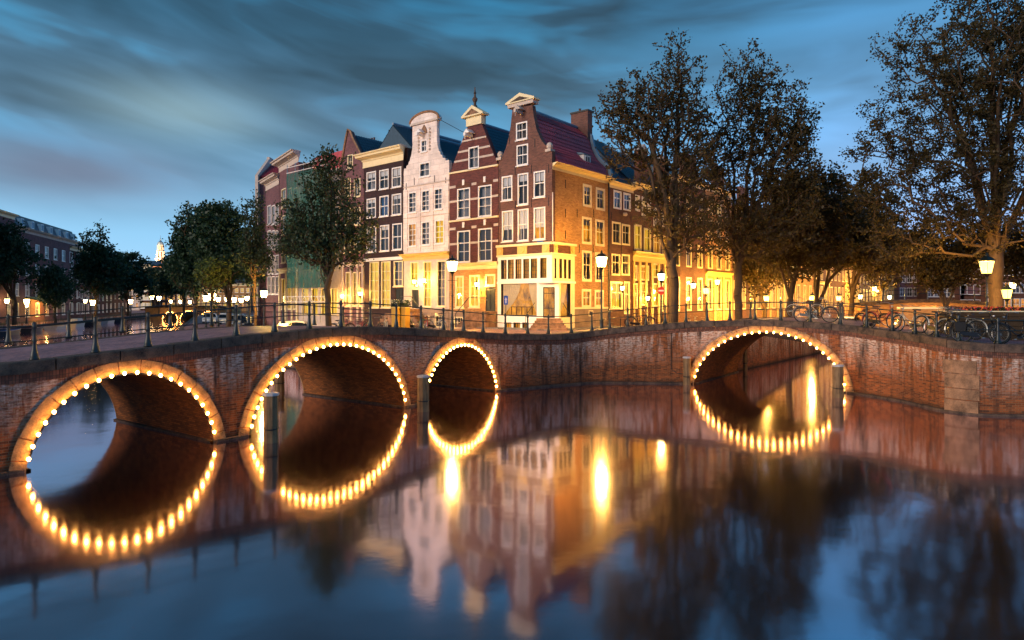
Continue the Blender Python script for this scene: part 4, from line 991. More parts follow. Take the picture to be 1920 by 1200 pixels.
gw = [((693.4, 491, 711, 577), 'lit', (.17, .36, .6, .8)), ((715, 490, 732.5, 577), 'lit', (.17, .36, .6, .8)), ((738.5, 489, 755.5, 537), 'lace', (.25, .6))]
dr_ = R(741.5, 541, 755, 590)
facade(P4, [(0, -1.4), (0, zs4-.25), (w4, zs4-.25), (w4, -1.4)], [R(*q[0]) for q in gw]+[(dr_[0], dr_[1], .9, dr_[3])], M['black_brick'], h4, depth=.3)
bandbox(P4, h4, 0, w4, zs4-.25, zs4, 'white', 'lintel', .10, .3)
for rc, kd, r_ in gw: window(P4, h4, R(*rc), kd, 2, r_, fmat='cream', bar=.05)
panel_door(P4, h4, (dr_[0], dr_[1], .9, dr_[3])); 
for k in range(4): MB().box(dr_[0]-.2-k*.28, dr_[1]+.1, -.95, -.03, .9*(3-k)/4.0, .9*(4-k)/4.0-.01, T=P4.T).build('step', M['pale_stone'], h4)
zr4 = z1c+2.3
MB().prism([(.0, z1c), (w4*.5, zr4), (w4, z1c)], 1.0, 9).build('roof', M['blue_tile'], h4); tiles(h4, lambda x, o, z: (o, 1.0+x, z), 8, [(w4*.5, zr4), (w4, z1c)], 'blue_tile'); tiles(h4, lambda x, o, z: (o, 1.0+x, z), 8, [(w4*.5, zr4), (0, z1c)], 'blue_tile', flip=True)
MB().tube([(w4/2, 1, zr4+.15), (w4/2, 9, zr4+.15)], .12, 6).build('ridge', M['lead'], h4)
body(h4, w4, 9, z1c, 'mid_brick'); chimney(h4, w4*.55, 3.2, zr4-1.4, Q(723, 242)[1]*1.03, 1.0, .8, 'black_brick', 4); chimney(h4, .5, 3.0, zr4-2.2, zr4+.3, 1.0, .6, 'black_brick', 4)
# ---------------------------------------------------------------- stone gabled house behind the big quay tree
p, w5 = front(640, 682.2); h5 = empty('stone_gable_house', (p.x, p.y, G0), rootz(uF), 'brown stone house with a curled gable, half hidden behind the quay tree', 'house')
P5 = Plane(p, uF); Q = P5.px; R = P5.rect
zt5 = Q(660, 305)[1]
ol = [(0, -1.4), (0, zt5), (.25, zt5+.6), (.5, zt5+1.5), (.8, zt5+2.4), (1.0, zt5+2.9), (1.35, zt5+2.7), (1.75, zt5+2.0), (2.2, zt5+1.4), (w5-.35, zt5+.55), (w5, zt5+.2), (w5, -1.4)]
wins = [((652, 290, 662, 316), 'dark', (.5,))]
for yy in (335, 388, 440):
    for xx in (646, 664): wins.append(((xx, yy, xx+12, yy+34), 'dark' if yy != 388 else 'lace', (.5,)))
for xx in (648.5, 661.5, 674): wins.append(((xx, 510, xx+9, 574), 'amber' if xx > 670 else 'lit', (.3, .7)))
facade(P5, ol, [R(*q[0]) for q in wins], M['dull_brick'], h5)
for rc, kd, r_ in wins: window(P5, h5, R(*rc), kd, 2, r_, fmat='cream')
for xx in (644, 659.3, 672, 681.3): u0 = Q(xx, 500)[0]; bandbox(P5, h5, u0-.12, u0+.10, .2, Q(660, 500)[1], 'pale_plaster', 'pilaster', .12)
cornice(P5, h5, 0, w5, Q(660, 500)[1], Q(660, 491)[1], 'pale_plaster', .3)
MB().prism([(.05, zt5), (w5*.45, zt5+2.4), (w5-.05, zt5)], .36, 9).build('roof', M['blue_tile'], h5); tiles(h5, lambda x, o, z: (o, .4+x, z), 8.5, [(w5*.45, zt5+2.4), (w5, zt5)], 'blue_tile')
mb = MB(); mb.tube([P5.T(a_, -.05, b_+.03) for a_, b_ in ol[1:-1]], .11, 6); mb.build('gable_cap', M['pale_stone'], h5)
body(h5, w5, 9, zt5, 'mid_brick')
# ---------------------------------------------------------------- scaffolded house with teal netting
p, w6 = front(560, 639.2); h6 = empty('scaffolded_house', (p.x, p.y, G0), rootz(uF), 'house with a red roof wrapped in teal scaffold netting behind the quay tree', 'house')
P6 = Plane(p, uF); Q = P6.px; R = P6.rect; zt6 = Q(600, 322)[1]
wins = [((xx, yy, xx+13, yy+42), 'dark') for yy in (345, 405, 465) for xx in (568, 592, 617)]+[((xx, 540, xx+13, 590), 'lit') for xx in (566, 584, 602, 620)]
facade(P6, [(0, -1.4), (0, zt6), (w6, zt6), (w6, -1.4)], [R(*q[0]) for q in wins], M['pale_plaster'], h6)
for rc, kd in wins: window(P6, h6, R(*rc), kd, 2, (.5,), fmat='cream')
nb = MB(); nx_, nz = 34, 30; vs = []; zb6 = Q(600, 540)[1]
rg = random.Random(8)
for j in range(nz+1):
    for i in range(nx_+1): vs.append(P6.T(w6*i/nx_*1.02-.05, -1.25+.09*math.sin(i*1.9+j*.3)+.05*math.sin(j*1.3)+rg.uniform(-.03, .03), zb6+(zt6-zb6)*j/nz))
nb.add(vs, [(j*(nx_+1)+i, j*(nx_+1)+i+1, (j+1)*(nx_+1)+i+1, (j+1)*(nx_+1)+i) for j in range(nz) for i in range(nx_)]).build('scaffold_net', M['teal'], h6, smooth=True)
for k in range(6): MB().tube([P6.T(w6*k/5, -1.18, 0), P6.T(w6*k/5, -1.18, zt6+.9)], .035, 5).build('scaffold_pole', M['chrome'], h6)
for z_ in (Q(600, 556)[1], Q(600, 566)[1], zt6+.6, zt6+.1): MB().tube([P6.T(-.1, -1.2, z_), P6.T(w6+.1, -1.2, z_)], .035, 5).build('scaffold_rail', M['white'], h6)
mb = MB(); za, zb_ = Q(600, 566)[1], Q(600, 556)[1]
for k in range(14): a_, b_ = w6*k/14, w6*(k+1)/14; mb.tube([P6.T(a_, -1.2, za if k % 2 else zb_), P6.T(b_, -1.2, zb_ if k % 2 else za)], .025, 4)
mb.build('scaffold_truss', M['white'], h6)
MB().prism([(-3, zt6-.3), (1.2, zt6+1.9), (w6-1.2, zt6+1.9), (w6, zt6)], 1.2, 9).build('roof', M['red_tile'], h6)
tiles(h6, lambda x, o, z: (x, 1.2+3.0*(1-o), z), w6, [(1, zt6-.2), (0.0, zt6+2.0)][::-1], 'red_tile')
body(h6, w6, 9, zt6, 'mid_brick'); chimney(h6, w6-.8, 4, zt6+1, zt6+3, 1, .6, 'black_brick', 3)
# ---------------------------------------------------------------- the two houses where the street bends away
oB = A0+uF*line_t(560, A0, uF); uB = Vector((.698, -1)).normalized()
def bend(x0, x1): return front(x0, x1, oB, uB)
p, w7 = bend(524, 559.5); h7 = empty('tall_cornice_house', (p.x, p.y, G0), rootz(uB), 'house with a big overhanging cream cornice left of the scaffolded house', 'house')
P7 = Plane(p, uB); Q = P7.px; R = P7.rect; z7 = (Q(524, 322)[1]+Q(559, 306)[1])/2
wins = [((xx, yy+(559-xx)*.06, xx+8, yy+38), 'dark' if yy < 430 else 'lace') for yy in (352, 402, 455) for xx in (528, 539, 550)]+[((xx, 522, xx+8, 580), 'lit') for xx in (528, 539, 550)]
facade(P7, [(0, -1.4), (0, z7), (w7, z7), (w7, -1.4)], [R(*q[0]) for q in wins], M['dull_brick'], h7)
for rc, kd in wins: window(P7, h7, R(*rc), kd, 2, (.5,), fmat='cream')
cornice(P7, h7, -.1, w7+.1, z7, z7+1.05, 'pale_plaster', .8); body(h7, w7, 8, z7, 'mid_brick')
for k, xx in enumerate((525.5, 537.5, 548.8, 558.5)): u0 = Q(xx, 510)[0]; bandbox(P7, h7, u0-.15, u0+.15, 0, Q(540, 512)[1], 'cream', 'pilaster', .14)
cornice(P7, h7, 0, w7, Q(540, 512)[1], Q(540, 502)[1], 'cream', .3)

p, w8 = bend(499, 523.3); h8 = empty('end_house', (p.x, p.y, G0), rootz(uB), 'dull violet brick house ending the row, with a hoist beam and red roof', 'house')
P8 = Plane(p, uB); Q = P8.px; R = P8.rect; z8 = (Q(499, 358)[1]+Q(523, 346)[1])/2
wins = [((xx, yy, xx+6, yy+36), 'dark') for yy in (385, 432, 478) for xx in (502, 509.5, 517)]+[((xx, 518, xx+6, 552), 'dark') for xx in (502, 509.5, 517)]
facade(P8, [(0, -1.4), (0, z8), (w8, z8), (w8, -1.4)], [R(*q[0]) for q in wins], M['dull_brick'], h8)
for rc, kd in wins: window(P8, h8, R(*rc), kd, 2, (.5,), fmat='white')
cornice(P8, h8, -.1, w8, z8, z8+1.1, 'pale_plaster', .7); body(h8, w8, 10, z8, 'mid_brick')
MB().box(.1, w8, .5, 8, z8, z8+1.2).build('roof', M['lead'], h8)
h9 = empty('red_roofed_house', (-31.2, 80, 1.2), 0, 'tall house behind the row end with a red roof and a narrow side gable', 'house')
zz9 = lambda y: CZ+(HY-y)/F*80-1.2
MB().box(0, 7.2, 0, 8, -1, zz9(333)).build('wall', M['dull_brick'], h9)
MB().prism([(-.1, zz9(333)), (4, zz9(297)), (8.1, zz9(333))], 0, 7.3, T=lambda a, b, c: (b, a, c)).build('roof', M['red_tile'], h9)
tiles(h9, lambda x, o, z: (x, o, z), 7.3, [(4, zz9(297)+.05), (-.1, zz9(333)+.03)], 'red_tile', flip=True); MB().tube([(0, 4, zz9(296)), (7.4, 4, zz9(296))], .14, 6).build('ridge', M['lead'], h9)
MB().prism([(-.5, -1), (-.5, zz9(330)), (3.3, zz9(287)), (3.3, zz9(283)), (4.7, zz9(283)), (4.7, zz9(287)), (8.5, zz9(330)), (8.5, -1)], -.35, .0, T=lambda a, b, c: (b, a, c)).build('side_gable', M['pale_plaster'], h9)
MB().tube([(-.2, 4, zz9(286)), (3.6, 4, zz9(298))], .03, 4).build('stay_rod', M['dark_metal'], h9)
mb = MB(); mb.box(-1.35, -.35, 3.5, 3.8, zz9(311), zz9(305)); mb.box(-1.2, -1.14, 3.6, 3.66, zz9(322), zz9(311)); mb.build('hoist_beam', M['white'], h9)
# ================================================================== side street row (right)
def side_house(x0, x1, wins, ztop_px, wall, label, shop=None, name='canal_house', roof=True, gable=False, corn='cream', gw=(), ztop_at=None):
    p, w_ = front(x0, x1, A0, uR); h = empty(name, (p.x, p.y, G0), rootz(uR), label, 'house')
    P = Plane(p, uR); Q = P.px; xm = ztop_at or x0+1; zt = Q(xm, ztop_px)[1]
    allw = [(P.rect(*q[0]),)+tuple(q[1:]) for q in wins]
    facade(P, [(0, -1.4), (0, zt), (w_, zt), (w_, -1.4)], [q[0] for q in allw], M[wall], h)
    for q in allw: window(P, h, q[0], q[1], 2, (.62,), fw=.13, fmat=q[2] if len(q) > 2 else 'cream', heavy=0, sill=False)
    if corn: cornice(P, h, 0, w_, zt, zt+.45, corn, .4)
    body(h, w_, 9, zt, 'mid_brick')
    if roof:
        MB().prism([(0, .5), (0, 0)][:0]+[(.0, zt+.3), (w_, zt+.3), (w_, zt+.35), (0, zt+.35)], 0, .3).build('gutter', M['lead'], h) if 0 else None
        rm = MB(); rm.add([(0, .2, zt+.4), (w_, .2, zt+.4), (w_, 4.5, zt+4.7), (0, 4.5, zt+4.7), (0, 9, zt+.4), (w_, 9, zt+.4)], [(0, 1, 2, 3), (3, 2, 5, 4), (0, 3, 4), (1, 5, 2)]); rm.build('roof', M['blue_tile'], h)
        tiles(h, lambda x, o, z: (x, o, z), w_, [(4.5, zt+4.7), (.1, zt+.4)], 'blue_tile', flip=True)
    return h, P, w_, zt
h10, P10, w10, zt10 = side_house(1141.5, 1187, [((1150, 357.5, 1165, 392), 'blue', 'white'), ((1168.5, 362, 1182, 395), 'blue', 'white'), ((1147.3, 416, 1163.6, 458), 'dark'), ((1165.7, 420.6, 1181, 460), 'dark'), ((1146.3, 476, 1162.4, 516.5), 'dark'), ((1165.2, 477, 1180.4, 516.5), 'dark'), ((1144.4, 528, 1167, 580), 'lit'), ((1170.2, 528, 1180.6, 589), 'dark')], 351, 'mid_brick', 'plain brown brick house with six tall windows, right of the corner cafe', name='canal_house')
u_, z_ = P10.px(1170.5, 402); MB().lathe([(.16, -.12), (.22, 0), (.16, .12)], 10, P10.T(u_, -.05, z_)).build('gable_stone', M['pale_plaster'], h10)
h11, P11, w11, zt11 = side_house(1187.2, 1222, [((1191, 366, 1199.5, 396), 'lit', 'white'), ((1203, 369, 1211, 405), 'lit', 'white'), ((1214, 372, 1220, 406), 'lit', 'white'), ((1189, 421, 1202.6, 469), 'lit'), ((1207, 428, 1220.3, 472), 'lit'), ((1185.3+3, 497, 1194.5, 526), 'dark'), ((1197, 497.5, 1216.5, 526), 'amber'), ((1188, 531, 1195, 580), 'dark'), ((1201, 530, 1213, 573), 'lit')], 353, 'mid_brick', 'brown brick house with bright yellow upper windows over a yellow shop cornice', corn='cream')
h12, P12, w12, zt12 = side_house(1222.2, 1257, [((1225, 390, 1236, 425), 'dark', 'white'), ((1240, 392, 1250, 426), 'dark', 'white'), ((1225, 440, 1238, 476), 'amber'), ((1241, 443, 1254, 477.5), 'amber'), ((1223.5, 494, 1235.5, 521), 'lit'), ((1244, 495, 1252, 521), 'lit'), ((1222.8, 531, 1236.8, 575), 'lit'), ((1241, 531, 1249, 584), 'dark')], 370, 'red_brick', 'dark red brick house with a pale yellow shop front beside the plane tree')
for h_, P_, w_, y0_, y1_ in ((h11, P11, w11, 492, 482), (h12, P12, w12, 492, 484)):
    zz_ = P_.px(1222, y0_)[1]; cornice(P_, h_, -.05, w_+.02, zz_-.05, zz_+.75, 'yellow_paint', .45, name='shop_cornice')
    for k in range(4):
        u0 = w_*k/3; bandbox(P_, h_, max(0, u0-.14), min(w_, u0+.14), 0, zz_-.06, 'yellow_paint', 'pilaster', .10)
# gabled roof pieces above the trees
for h_, w_, zt_ in ((h11, w11, zt11), (h12, w12, zt12)):
    MB().box(w_*.3, w_*.75, -.05, .4, zt_+.45, zt_+3.1).build('dormer_gable', M['brown_brick'], h_); MB().prism([(w_*.25, zt_+3.1), (w_*.8, zt_+3.1), (w_*.525, zt_+3.7)], -.15, .45).build('pediment', M['pale_plaster'], h_)
def anchors(P, h, pts, d=.03):
    for x, y in pts:
        u, z = P.px(x, y); MB().box(u-.02, u+.02, -d, .0, z-.28, z+.28, T=P.T).build('wall_anchor', M['dark_metal'], h)
anchors(P1, h1, [(955, 262), (1003, 268), (937.5, 325), (966, 321), (996.5, 317), (1029, 316), (937.5, 388), (966.5, 384), (996.5, 381), (1029, 378)])
anchors(P1r, h1, [(1060, 345), (1060, 400), (1060, 440), (1082, 400), (1113, 400), (1112, 466), (1086, 466)])
anchors(P3_, h3, [(777, 340), (815, 336), (762, 350), (836, 340), (785, 408), (811, 404)]); anchors(P10, h10, [(1146, 405), (1183, 410), (1165, 468)])
rng = random.Random(77)
xs_t = [13.15]; labs = ['fourth house of the side street, brown brick with three half-dark shuttered windows', 'tall house lit bright yellow between the two nearest plane trees', 'yellow-lit house behind the second tree trunk of the side street', 'side street house with a pale pillar beside its porch', 'cream-fronted low house with three tiny square windows over the door', 'yellow-lit house left of the fourth street tree trunk', 'narrow yellow-lit house behind the fourth and fifth tree trunks', 'wide ochre house behind the lamp right of the middle of the bridge', 'ochre house among the far lamps of the side street', 'dark-topped ochre house near the far end of the side street', 'last but one bright yellow house of the side street', 'bright yellow house closing the side street row']
t = (line_t(1257.3, A0, uR)); walls = ['mid_brick', 'orange_brick', 'brown_brick', 'orange_brick', 'mid_brick', 'orange_brick', 'brown_brick', 'mid_brick', 'orange_brick', 'brown_brick', 'mid_brick', 'orange_brick']
for k in range(12):
    wd = (7.2, 6.4, 6.8, 7.4, 7.0, 8.0, 8.4, 9.0, 9.6, 10, 10.5, 11)[k]; p = A0+uR*t; t += wd+.05; ht = rng.uniform(10.6, 12.6) if k != 4 else 8.0
    h = empty('canal_house', (p.x, p.y, G0), rootz(uR), labs[k], 'house'); P = Plane(p, uR); nwin = 3 if wd < 8.5 else 4; hl = []; kinds = []
    for fl, (z0_, hh) in enumerate(((1.0, 3.0), (4.9, 2.1), (7.7, 1.9), (10.1, 1.3))):
        if z0_+hh > ht-.3: continue
        for i in range(nwin):
            ww = wd/nwin; a_ = ww*(i+.5); hl.append((a_-.55, a_+.55, z0_, z0_+hh)); kinds.append(('amber', 'lit', 'dark', 'amber')[rng.randrange(4)] if fl == 0 else ('dark', 'dark', 'amber', 'lit')[rng.randrange(4)])
    facade(P, [(0, -1.4), (0, ht), (wd, ht), (wd, -1.4)], hl, M[walls[k]], h)
    for r_, kd in zip(hl, kinds): window(P, h, r_, kd, 2, (.6,), fw=.13, fmat='cream', sill=False, panes=False)
    cornice(P, h, 0, wd, ht, ht+.5, 'cream', .4); body(h, wd, 9, ht, 'mid_brick')
    if k in (1, 3, 4, 6, 8, 10, 11): # painted ground floor
        for i in range(nwin+1):
            u0 = wd*i/nwin; bandbox(P, h, max(0, u0-.22), min(wd, u0+.22), 0, 4.25, 'yellow_paint', 'pilaster', .08)
        cornice(P, h, 0, wd, 4.25, 4.7, 'yellow_paint', .3, name='shop_cornice')
    MB().add([(0, .2, ht+.4), (wd, .2, ht+.4), (wd, 4.5, ht+3.2), (0, 4.5, ht+3.2), (0, 9, ht+.4), (wd, 9, ht+.4)], [(0, 1, 2, 3), (3, 2, 5, 4), (0, 3, 4), (1, 5, 2)]).build('roof', M['blue_tile'], h)
    if k in (0, 1, 2): MB().box(wd*.35, wd*.7, -.05, .4, ht+.45, ht+2.8).build('dormer_gable', M['brown_brick'], h)
# ================================================================== generic far houses
def far_house(x, y, rot, wd, ht, g, wall, label, nw, floors, kinds, corn='cream', roofm='blue_tile', roofh=2.4, seed=1, depth=9, attic=None, ww=.9, name='canal_house', mansard=False):
    rng = random.Random(seed); h = empty(name, (x, y, g), rot, label, 'house'); P = Plane(Vector((x, y)), Vector((math.cos(rot), math.sin(rot))))
    hl = []; step = ht/(floors+.3)
    for fl in range(floors):
        for i in range(nw):
            a_ = wd/nw*(i+.5); hl.append((a_-ww/2, a_+ww/2, .7+fl*step, .7+fl*step+step*(.62 if fl else .68)))
    facade(P, [(0, -.8), (0, ht), (wd, ht), (wd, -.8)], hl, M[wall], h)
    for r_ in hl: window(P, h, r_, rng.choice(kinds), 2, (.5,), fw=.10, fmat='white', panes=False, bar=.06)
    if corn: cornice(P, h, 0, wd, ht, ht+.7, corn, .5)
    body(h, wd, depth, ht, 'mid_brick')
    if mansard:
        MB().add([(.1, .6, ht+.6), (wd-.1, .6, ht+.6), (wd-.1, depth-.5, ht+.6), (.1, depth-.5, ht+.6), (.7, 1.3, ht+roofh), (wd-.7, 1.3, ht+roofh), (wd-.7, depth-1.3, ht+roofh), (.7, depth-1.3, ht+roofh)], [(0, 1, 5, 4), (1, 2, 6, 5), (2, 3, 7, 6), (3, 0, 4, 7), (4, 5, 6, 7)]).build('roof', M[roofm], h)
        for i in range(nw): a_ = wd/nw*(i+.5); MB().box(a_-.5, a_+.5, .55, 1.4, ht+1.0, ht+2.1).build('dormer', M['white'], h); MB().box(a_-.38, a_+.38, .53, .549, ht+1.12, ht+1.98).build('dormer_pane', M['blue_room'], h)
    else: MB().add([(0, .2, ht+.6), (wd, .2, ht+.6), (wd, depth/2, ht+roofh+.6), (0, depth/2, ht+roofh+.6), (0, depth, ht+.6), (wd, depth, ht+.6)], [(0, 1, 2, 3), (3, 2, 5, 4), (0, 3, 4), (1, 5, 2)]).build('roof', M[roofm], h)
    return h
uL = Vector((-.33, 1)).normalized()
def left_h(px0, wd, *a, **k):
    o = Vector((-75, 110)); t = line_t(px0, o, uL); p = o+uL*t; return far_house(p.x, p.y, math.atan2(uL.y, uL.x), wd, *a, **k)
# walking away from the camera along the left bank: x axis of each house points away, facade looks right
left_h(-75, 15, 14, 1.3, 'dull_brick', 'violet brick house at the left edge with warm windows behind the trees', 4, 5, ['dark', 'amber', 'lace', 'dark'], seed=2)
left_h(20, 30, 12.6, 1.3, 'dull_brick', 'large violet brick hotel with a pale frieze and dormered roof on the left bank', 8, 4, ['blue', 'dark', 'lace', 'dark', 'blue'], seed=3, mansard=True, roofh=2.6, ww=1.5, corn='pale_plaster', name='hotel')
left_h(131, 10, 11.6, 1.3, 'red_brick', 'dark red house directly right of the large hotel on the left bank', 4, 4, ['dark', 'lace'], seed=4)
left_h(152, 11, 11.0, 1.3, 'mid_brick', 'brown house behind the tall tree on the left bank', 4, 4, ['dark', 'amber', 'dark'], seed=5)
left_h(173, 14, 10, 1.3, 'red_brick', 'red brown house of the left bank with warm windows between the trees', 5, 4, ['dark', 'amber', 'dark'], seed=6)
left_h(196, 22, 9.0, 1.3, 'mid_brick', 'long low brown house far down the left bank', 7, 3, ['lit', 'amber', 'dark'], seed=7)
def far_px(px0, px1, ytop, D, *a, **k):
    x0, x1 = (px0-CX)/F*D, (px1-CX)/F*D; g = a[0]; ht = CZ+(HY-ytop)/F*D-g; return far_house(x0, D, 0, x1-x0, ht, *a, **k)
far_px(222, 262, 512, 205, 1.3, 'pale_plaster', 'pale house with a blue roof at the end of the left canal', 4, 4, ['amber', 'dark', 'lit'], seed=8, roofh=3.5)
far_px(263, 283, 500, 200, 1.3, 'cream', 'tall narrow floodlit house at the end of the left canal', 3, 5, ['lit'], seed=9, ww=1.1, roofh=1.5)
far_px(284, 330, 530, 205, 1.3, 'brown_brick', 'brown lit house right of the floodlit one at the canal end', 5, 3, ['lit', 'amber', 'lit'], seed=10)
far_px(331, 395, 533, 198, 2.0, 'orange_brick', 'wide orange lit house beyond the far canal bridge', 7, 3, ['lit', 'amber', 'lit'], seed=11)
far_px(396, 470, 536, 170, 2.0, 'orange_brick', 'orange lit house behind the lamps right of the far canal bridge', 7, 3, ['lit', 'amber', 'lit'], seed=12)
# houses closing the right-hand canal
far_px(1686, 1738, 476, 150, 1.5, 'dull_brick', 'dark brick house with a violet roof closing the right canal', 4, 4, ['dark', 'lace', 'dark'], seed=13, roofh=2.5, ww=1.3)
far_px(1739, 1800, 505, 146, 1.5, 'mid_brick', 'dark house with white window frames across the far right canal', 5, 3, ['dark', 'lace', 'dark'], seed=14, roofh=3.2, ww=1.4)
far_px(1801, 1850, 490, 144, 1.5, 'dull_brick', 'pale shuttered house left of the big right tree trunk', 4, 3, ['dark', 'lace', 'lace'], seed=15, ww=1.6)
far_px(1851, 1990, 480, 142, 1.5, 'mid_brick', 'dark house behind the big tree at the right edge', 9, 3, ['dark', 'amber', 'lace'], seed=16, ww=1.6)
# church tower, floodlit
D = 420; X = (301-CX)/F*D; z_ = lambda y: CZ+(HY-y)/F*D
tw = empty('church_tower', (X, D, 1.0), 0, 'slim floodlit church tower with stacked tiers above the left canal', 'church tower')
mb = MB().box(-3.4, 3.4, -3.4, 3.4, 0, z_(494)-1); mb.build('tower_base', M['mid_brick'], tw)
for i, (ya, yb, r) in enumerate(((494, 486, 2.6), (483, 472, 2.05), (469.5, 461, 1.6))):
    t_ = empty('tower_tier', (0, 0, 0)); t_.parent = tw
    for k in range(8):
        th = 2*PI*(k+.5)/8; MB().box(-.32, .32, -.32, .32, z_(ya)-1, z_(yb)-1, T=lambda x, y, z, c=r*math.cos(th), s=r*math.sin(th): (x+c, y+s, z)).build('column', M['pale_plaster'], t_)
    MB().lathe([(r*.6, z_(ya)-1), (r*.6, z_(yb)-1)], 8, ph=.5).build('core', M['brown_brick'], t_)
    MB().lathe([(r*1.25, z_(yb)-1), (r*1.3, z_(yb)-.6), (r*.95, z_(yb)-.1)], 8, ph=.5).build('ledge', M['pale_plaster'], t_)
MB().lathe([(1.5, z_(461)-1), (1.9, z_(458.5)-1), (1.7, z_(455)-1), (.6, z_(452)-1), (.25, z_(450)-1), (.5, z_(449)-1), (.1, z_(447)-1), (.06, z_(441)-1)], 10).build('crown_dome', M['lead'], tw)
for zz_, e_ in ((z_(488), 16000), (z_(474), 9000)):
    for sx_ in (-6, 6):
        l_ = bpy.data.lights.new('floodlight', 'POINT'); l_.energy = e_; l_.color = (1, .66, .34); l_.shadow_soft_size = .5
        lo = bpy.data.objects.new('floodlight', l_); COL.objects.link(lo); lo.location = (sx_, -9, zz_-3); lo.parent = tw
# ================================================================== railings
post_prof = [(.115, 0), (.115, .05), (.095, .07), (.085, .16), (.06, .26), (.045, .42), (.05, .46), (.062, .49), (.05, .52), (.042, .60), (.04, .78), (.055, .82), (.06, .85), (.045, .875), (.058, .91), (.04, .955), (.012, .97)]
post_me = MB().lathe(post_prof, 10).mesh('post', M['iron'], True)
far_post_me = MB().lathe(post_prof[::2]+[post_prof[-1]], 7).mesh('post', M['iron'], True)
def railing(label, px0, px1, plist, off=Vector((0, 0, 0)), out=-.17, me=None, slist=None, name='railing', zf=ztop):
    a, b = s_of(px0), s_of(px1); root = empty(name, P3((a+b)/2, out, 0, off), 0, label, 'railing'); base = root.location
    for s in (slist if slist is not None else [s_of(p) for p in plist]):
        link('post', me or post_me, root, P3(s, out, zf(s)-.01, off)-base, (0, 0, s*1.7))
    n = max(2, int((b-a)/.4)); ss = np.linspace(a, b, n)
    for h, r in ((.86, .024), (.49, .018)):
        MB().tube([P3(s, out, zf(s)+h, off)-base for s in ss], r, 6).build('rail', M['iron'], root, smooth=True)
    return root
sp = s_of(182)-s_of(67)
extra = [px_of(s_of(67)-sp*k) for k in (1, 2, 3)]
railing('green iron railing along the near edge of the left bridge', -420, 935, extra+[67, 182, 282, 370, 448, 521, 586, 645, 700, 749, 795, 837, 875, 911])
railing('iron railing on the quay edge in front of the corner cafe', 935, 1240, [951, 993, 1032, 1075, 1112, 1144, 1178, 1212])
railing('iron railing along the near edge of the right bridge with bicycles against it', 1240, 2200, [1248, 1287, 1325, 1368, 1415, 1463, 1518, 1575, 1620, 1667, 1708, 1748, 1793, 1876, 1960, 2050])
a_, b_ = s_of(-330), s_of(860); railing('railing along the far edge of the left bridge above the boats', -330, 870, None, BL, .12, far_post_me, np.arange(a_, b_, 1.62))
a_, b_ = s_of(1330), s_of(1590); railing('railing along the far edge of the right bridge', 1320, 1600, None, BR, .12, far_post_me, np.arange(a_, b_, 1.62))
# ================================================================== mooring piles
def pile(px, ytop, yw, wpx, label, seed, D=None, mat='wood_pile'):
    D = D or CZ*F/(yw-HY); w_ = wpx*D/F; x = (px-CX)/F*D; zt_ = CZ+(HY-ytop)*D/F; rg = random.Random(seed)
    r = empty('mooring_post', (x, D, 0), rg.uniform(.1, .5), label, 'mooring post', 'timber mooring posts standing in the canal')
    mb = MB(); n = 8; prof = []; R_ = w_/2*1.08
    for z in np.linspace(-.8, zt_-.06, 9):
        for j in range(n):
            th = 2*PI*(j+.5)/n; k = R_*(1+rg.uniform(-.03, .03)+(.05 if z < .2 else 0)); sq = 1/max(abs(math.cos(th)), abs(math.sin(th)))**.5
            prof.append((k*sq*math.cos(th)*.96, k*sq*math.sin(th)*.96, z))
    fs = [(i*n+j, i*n+(j+1) % n, (i+1)*n+(j+1) % n, (i+1)*n+j) for i in range(8) for j in range(n)]+[tuple(8*n+j for j in range(n))]
    mb.add(prof, fs).build('pile', M[mat], r)
    MB().lathe([(R_*1.12, zt_-.07), (R_*1.14, zt_-.01), (R_*.9, zt_+.015)], 8, ph=.5).build('cap', M['lead_white'], r)
    MB().tube([(R_*1.05*math.cos(t), R_*1.05*math.sin(t), .42+.02*math.sin(t)) for t in np.linspace(0, 2*PI, 13)[:-1]], .018, 5, closed=True).build('iron_band', M['dark_metal'], r)
M['lead_white'] = plain('weathered_cap', S(206, 196, 196), .6, var=.3)
pile(508, 737, 829, 25, 'nearest mooring post, in front of the wide middle arch', 1)
pile(793.5, 704, 771, 20, 'mooring post between the wide middle arch and the small arch', 2)
pile(1288, 669, 721, 12.5, 'thin dark mooring post at the left foot of the right arch', 3)
pile(1571, 684, 745, 18, 'dark mooring post at the right foot of the right arch', 4)
pile(524, 694, 734, 17, 'yellow-lit mooring post seen through the wide middle arch', 5)
pile(1394, 644, 693, 13, 'lit mooring post seen through the right arch', 6)
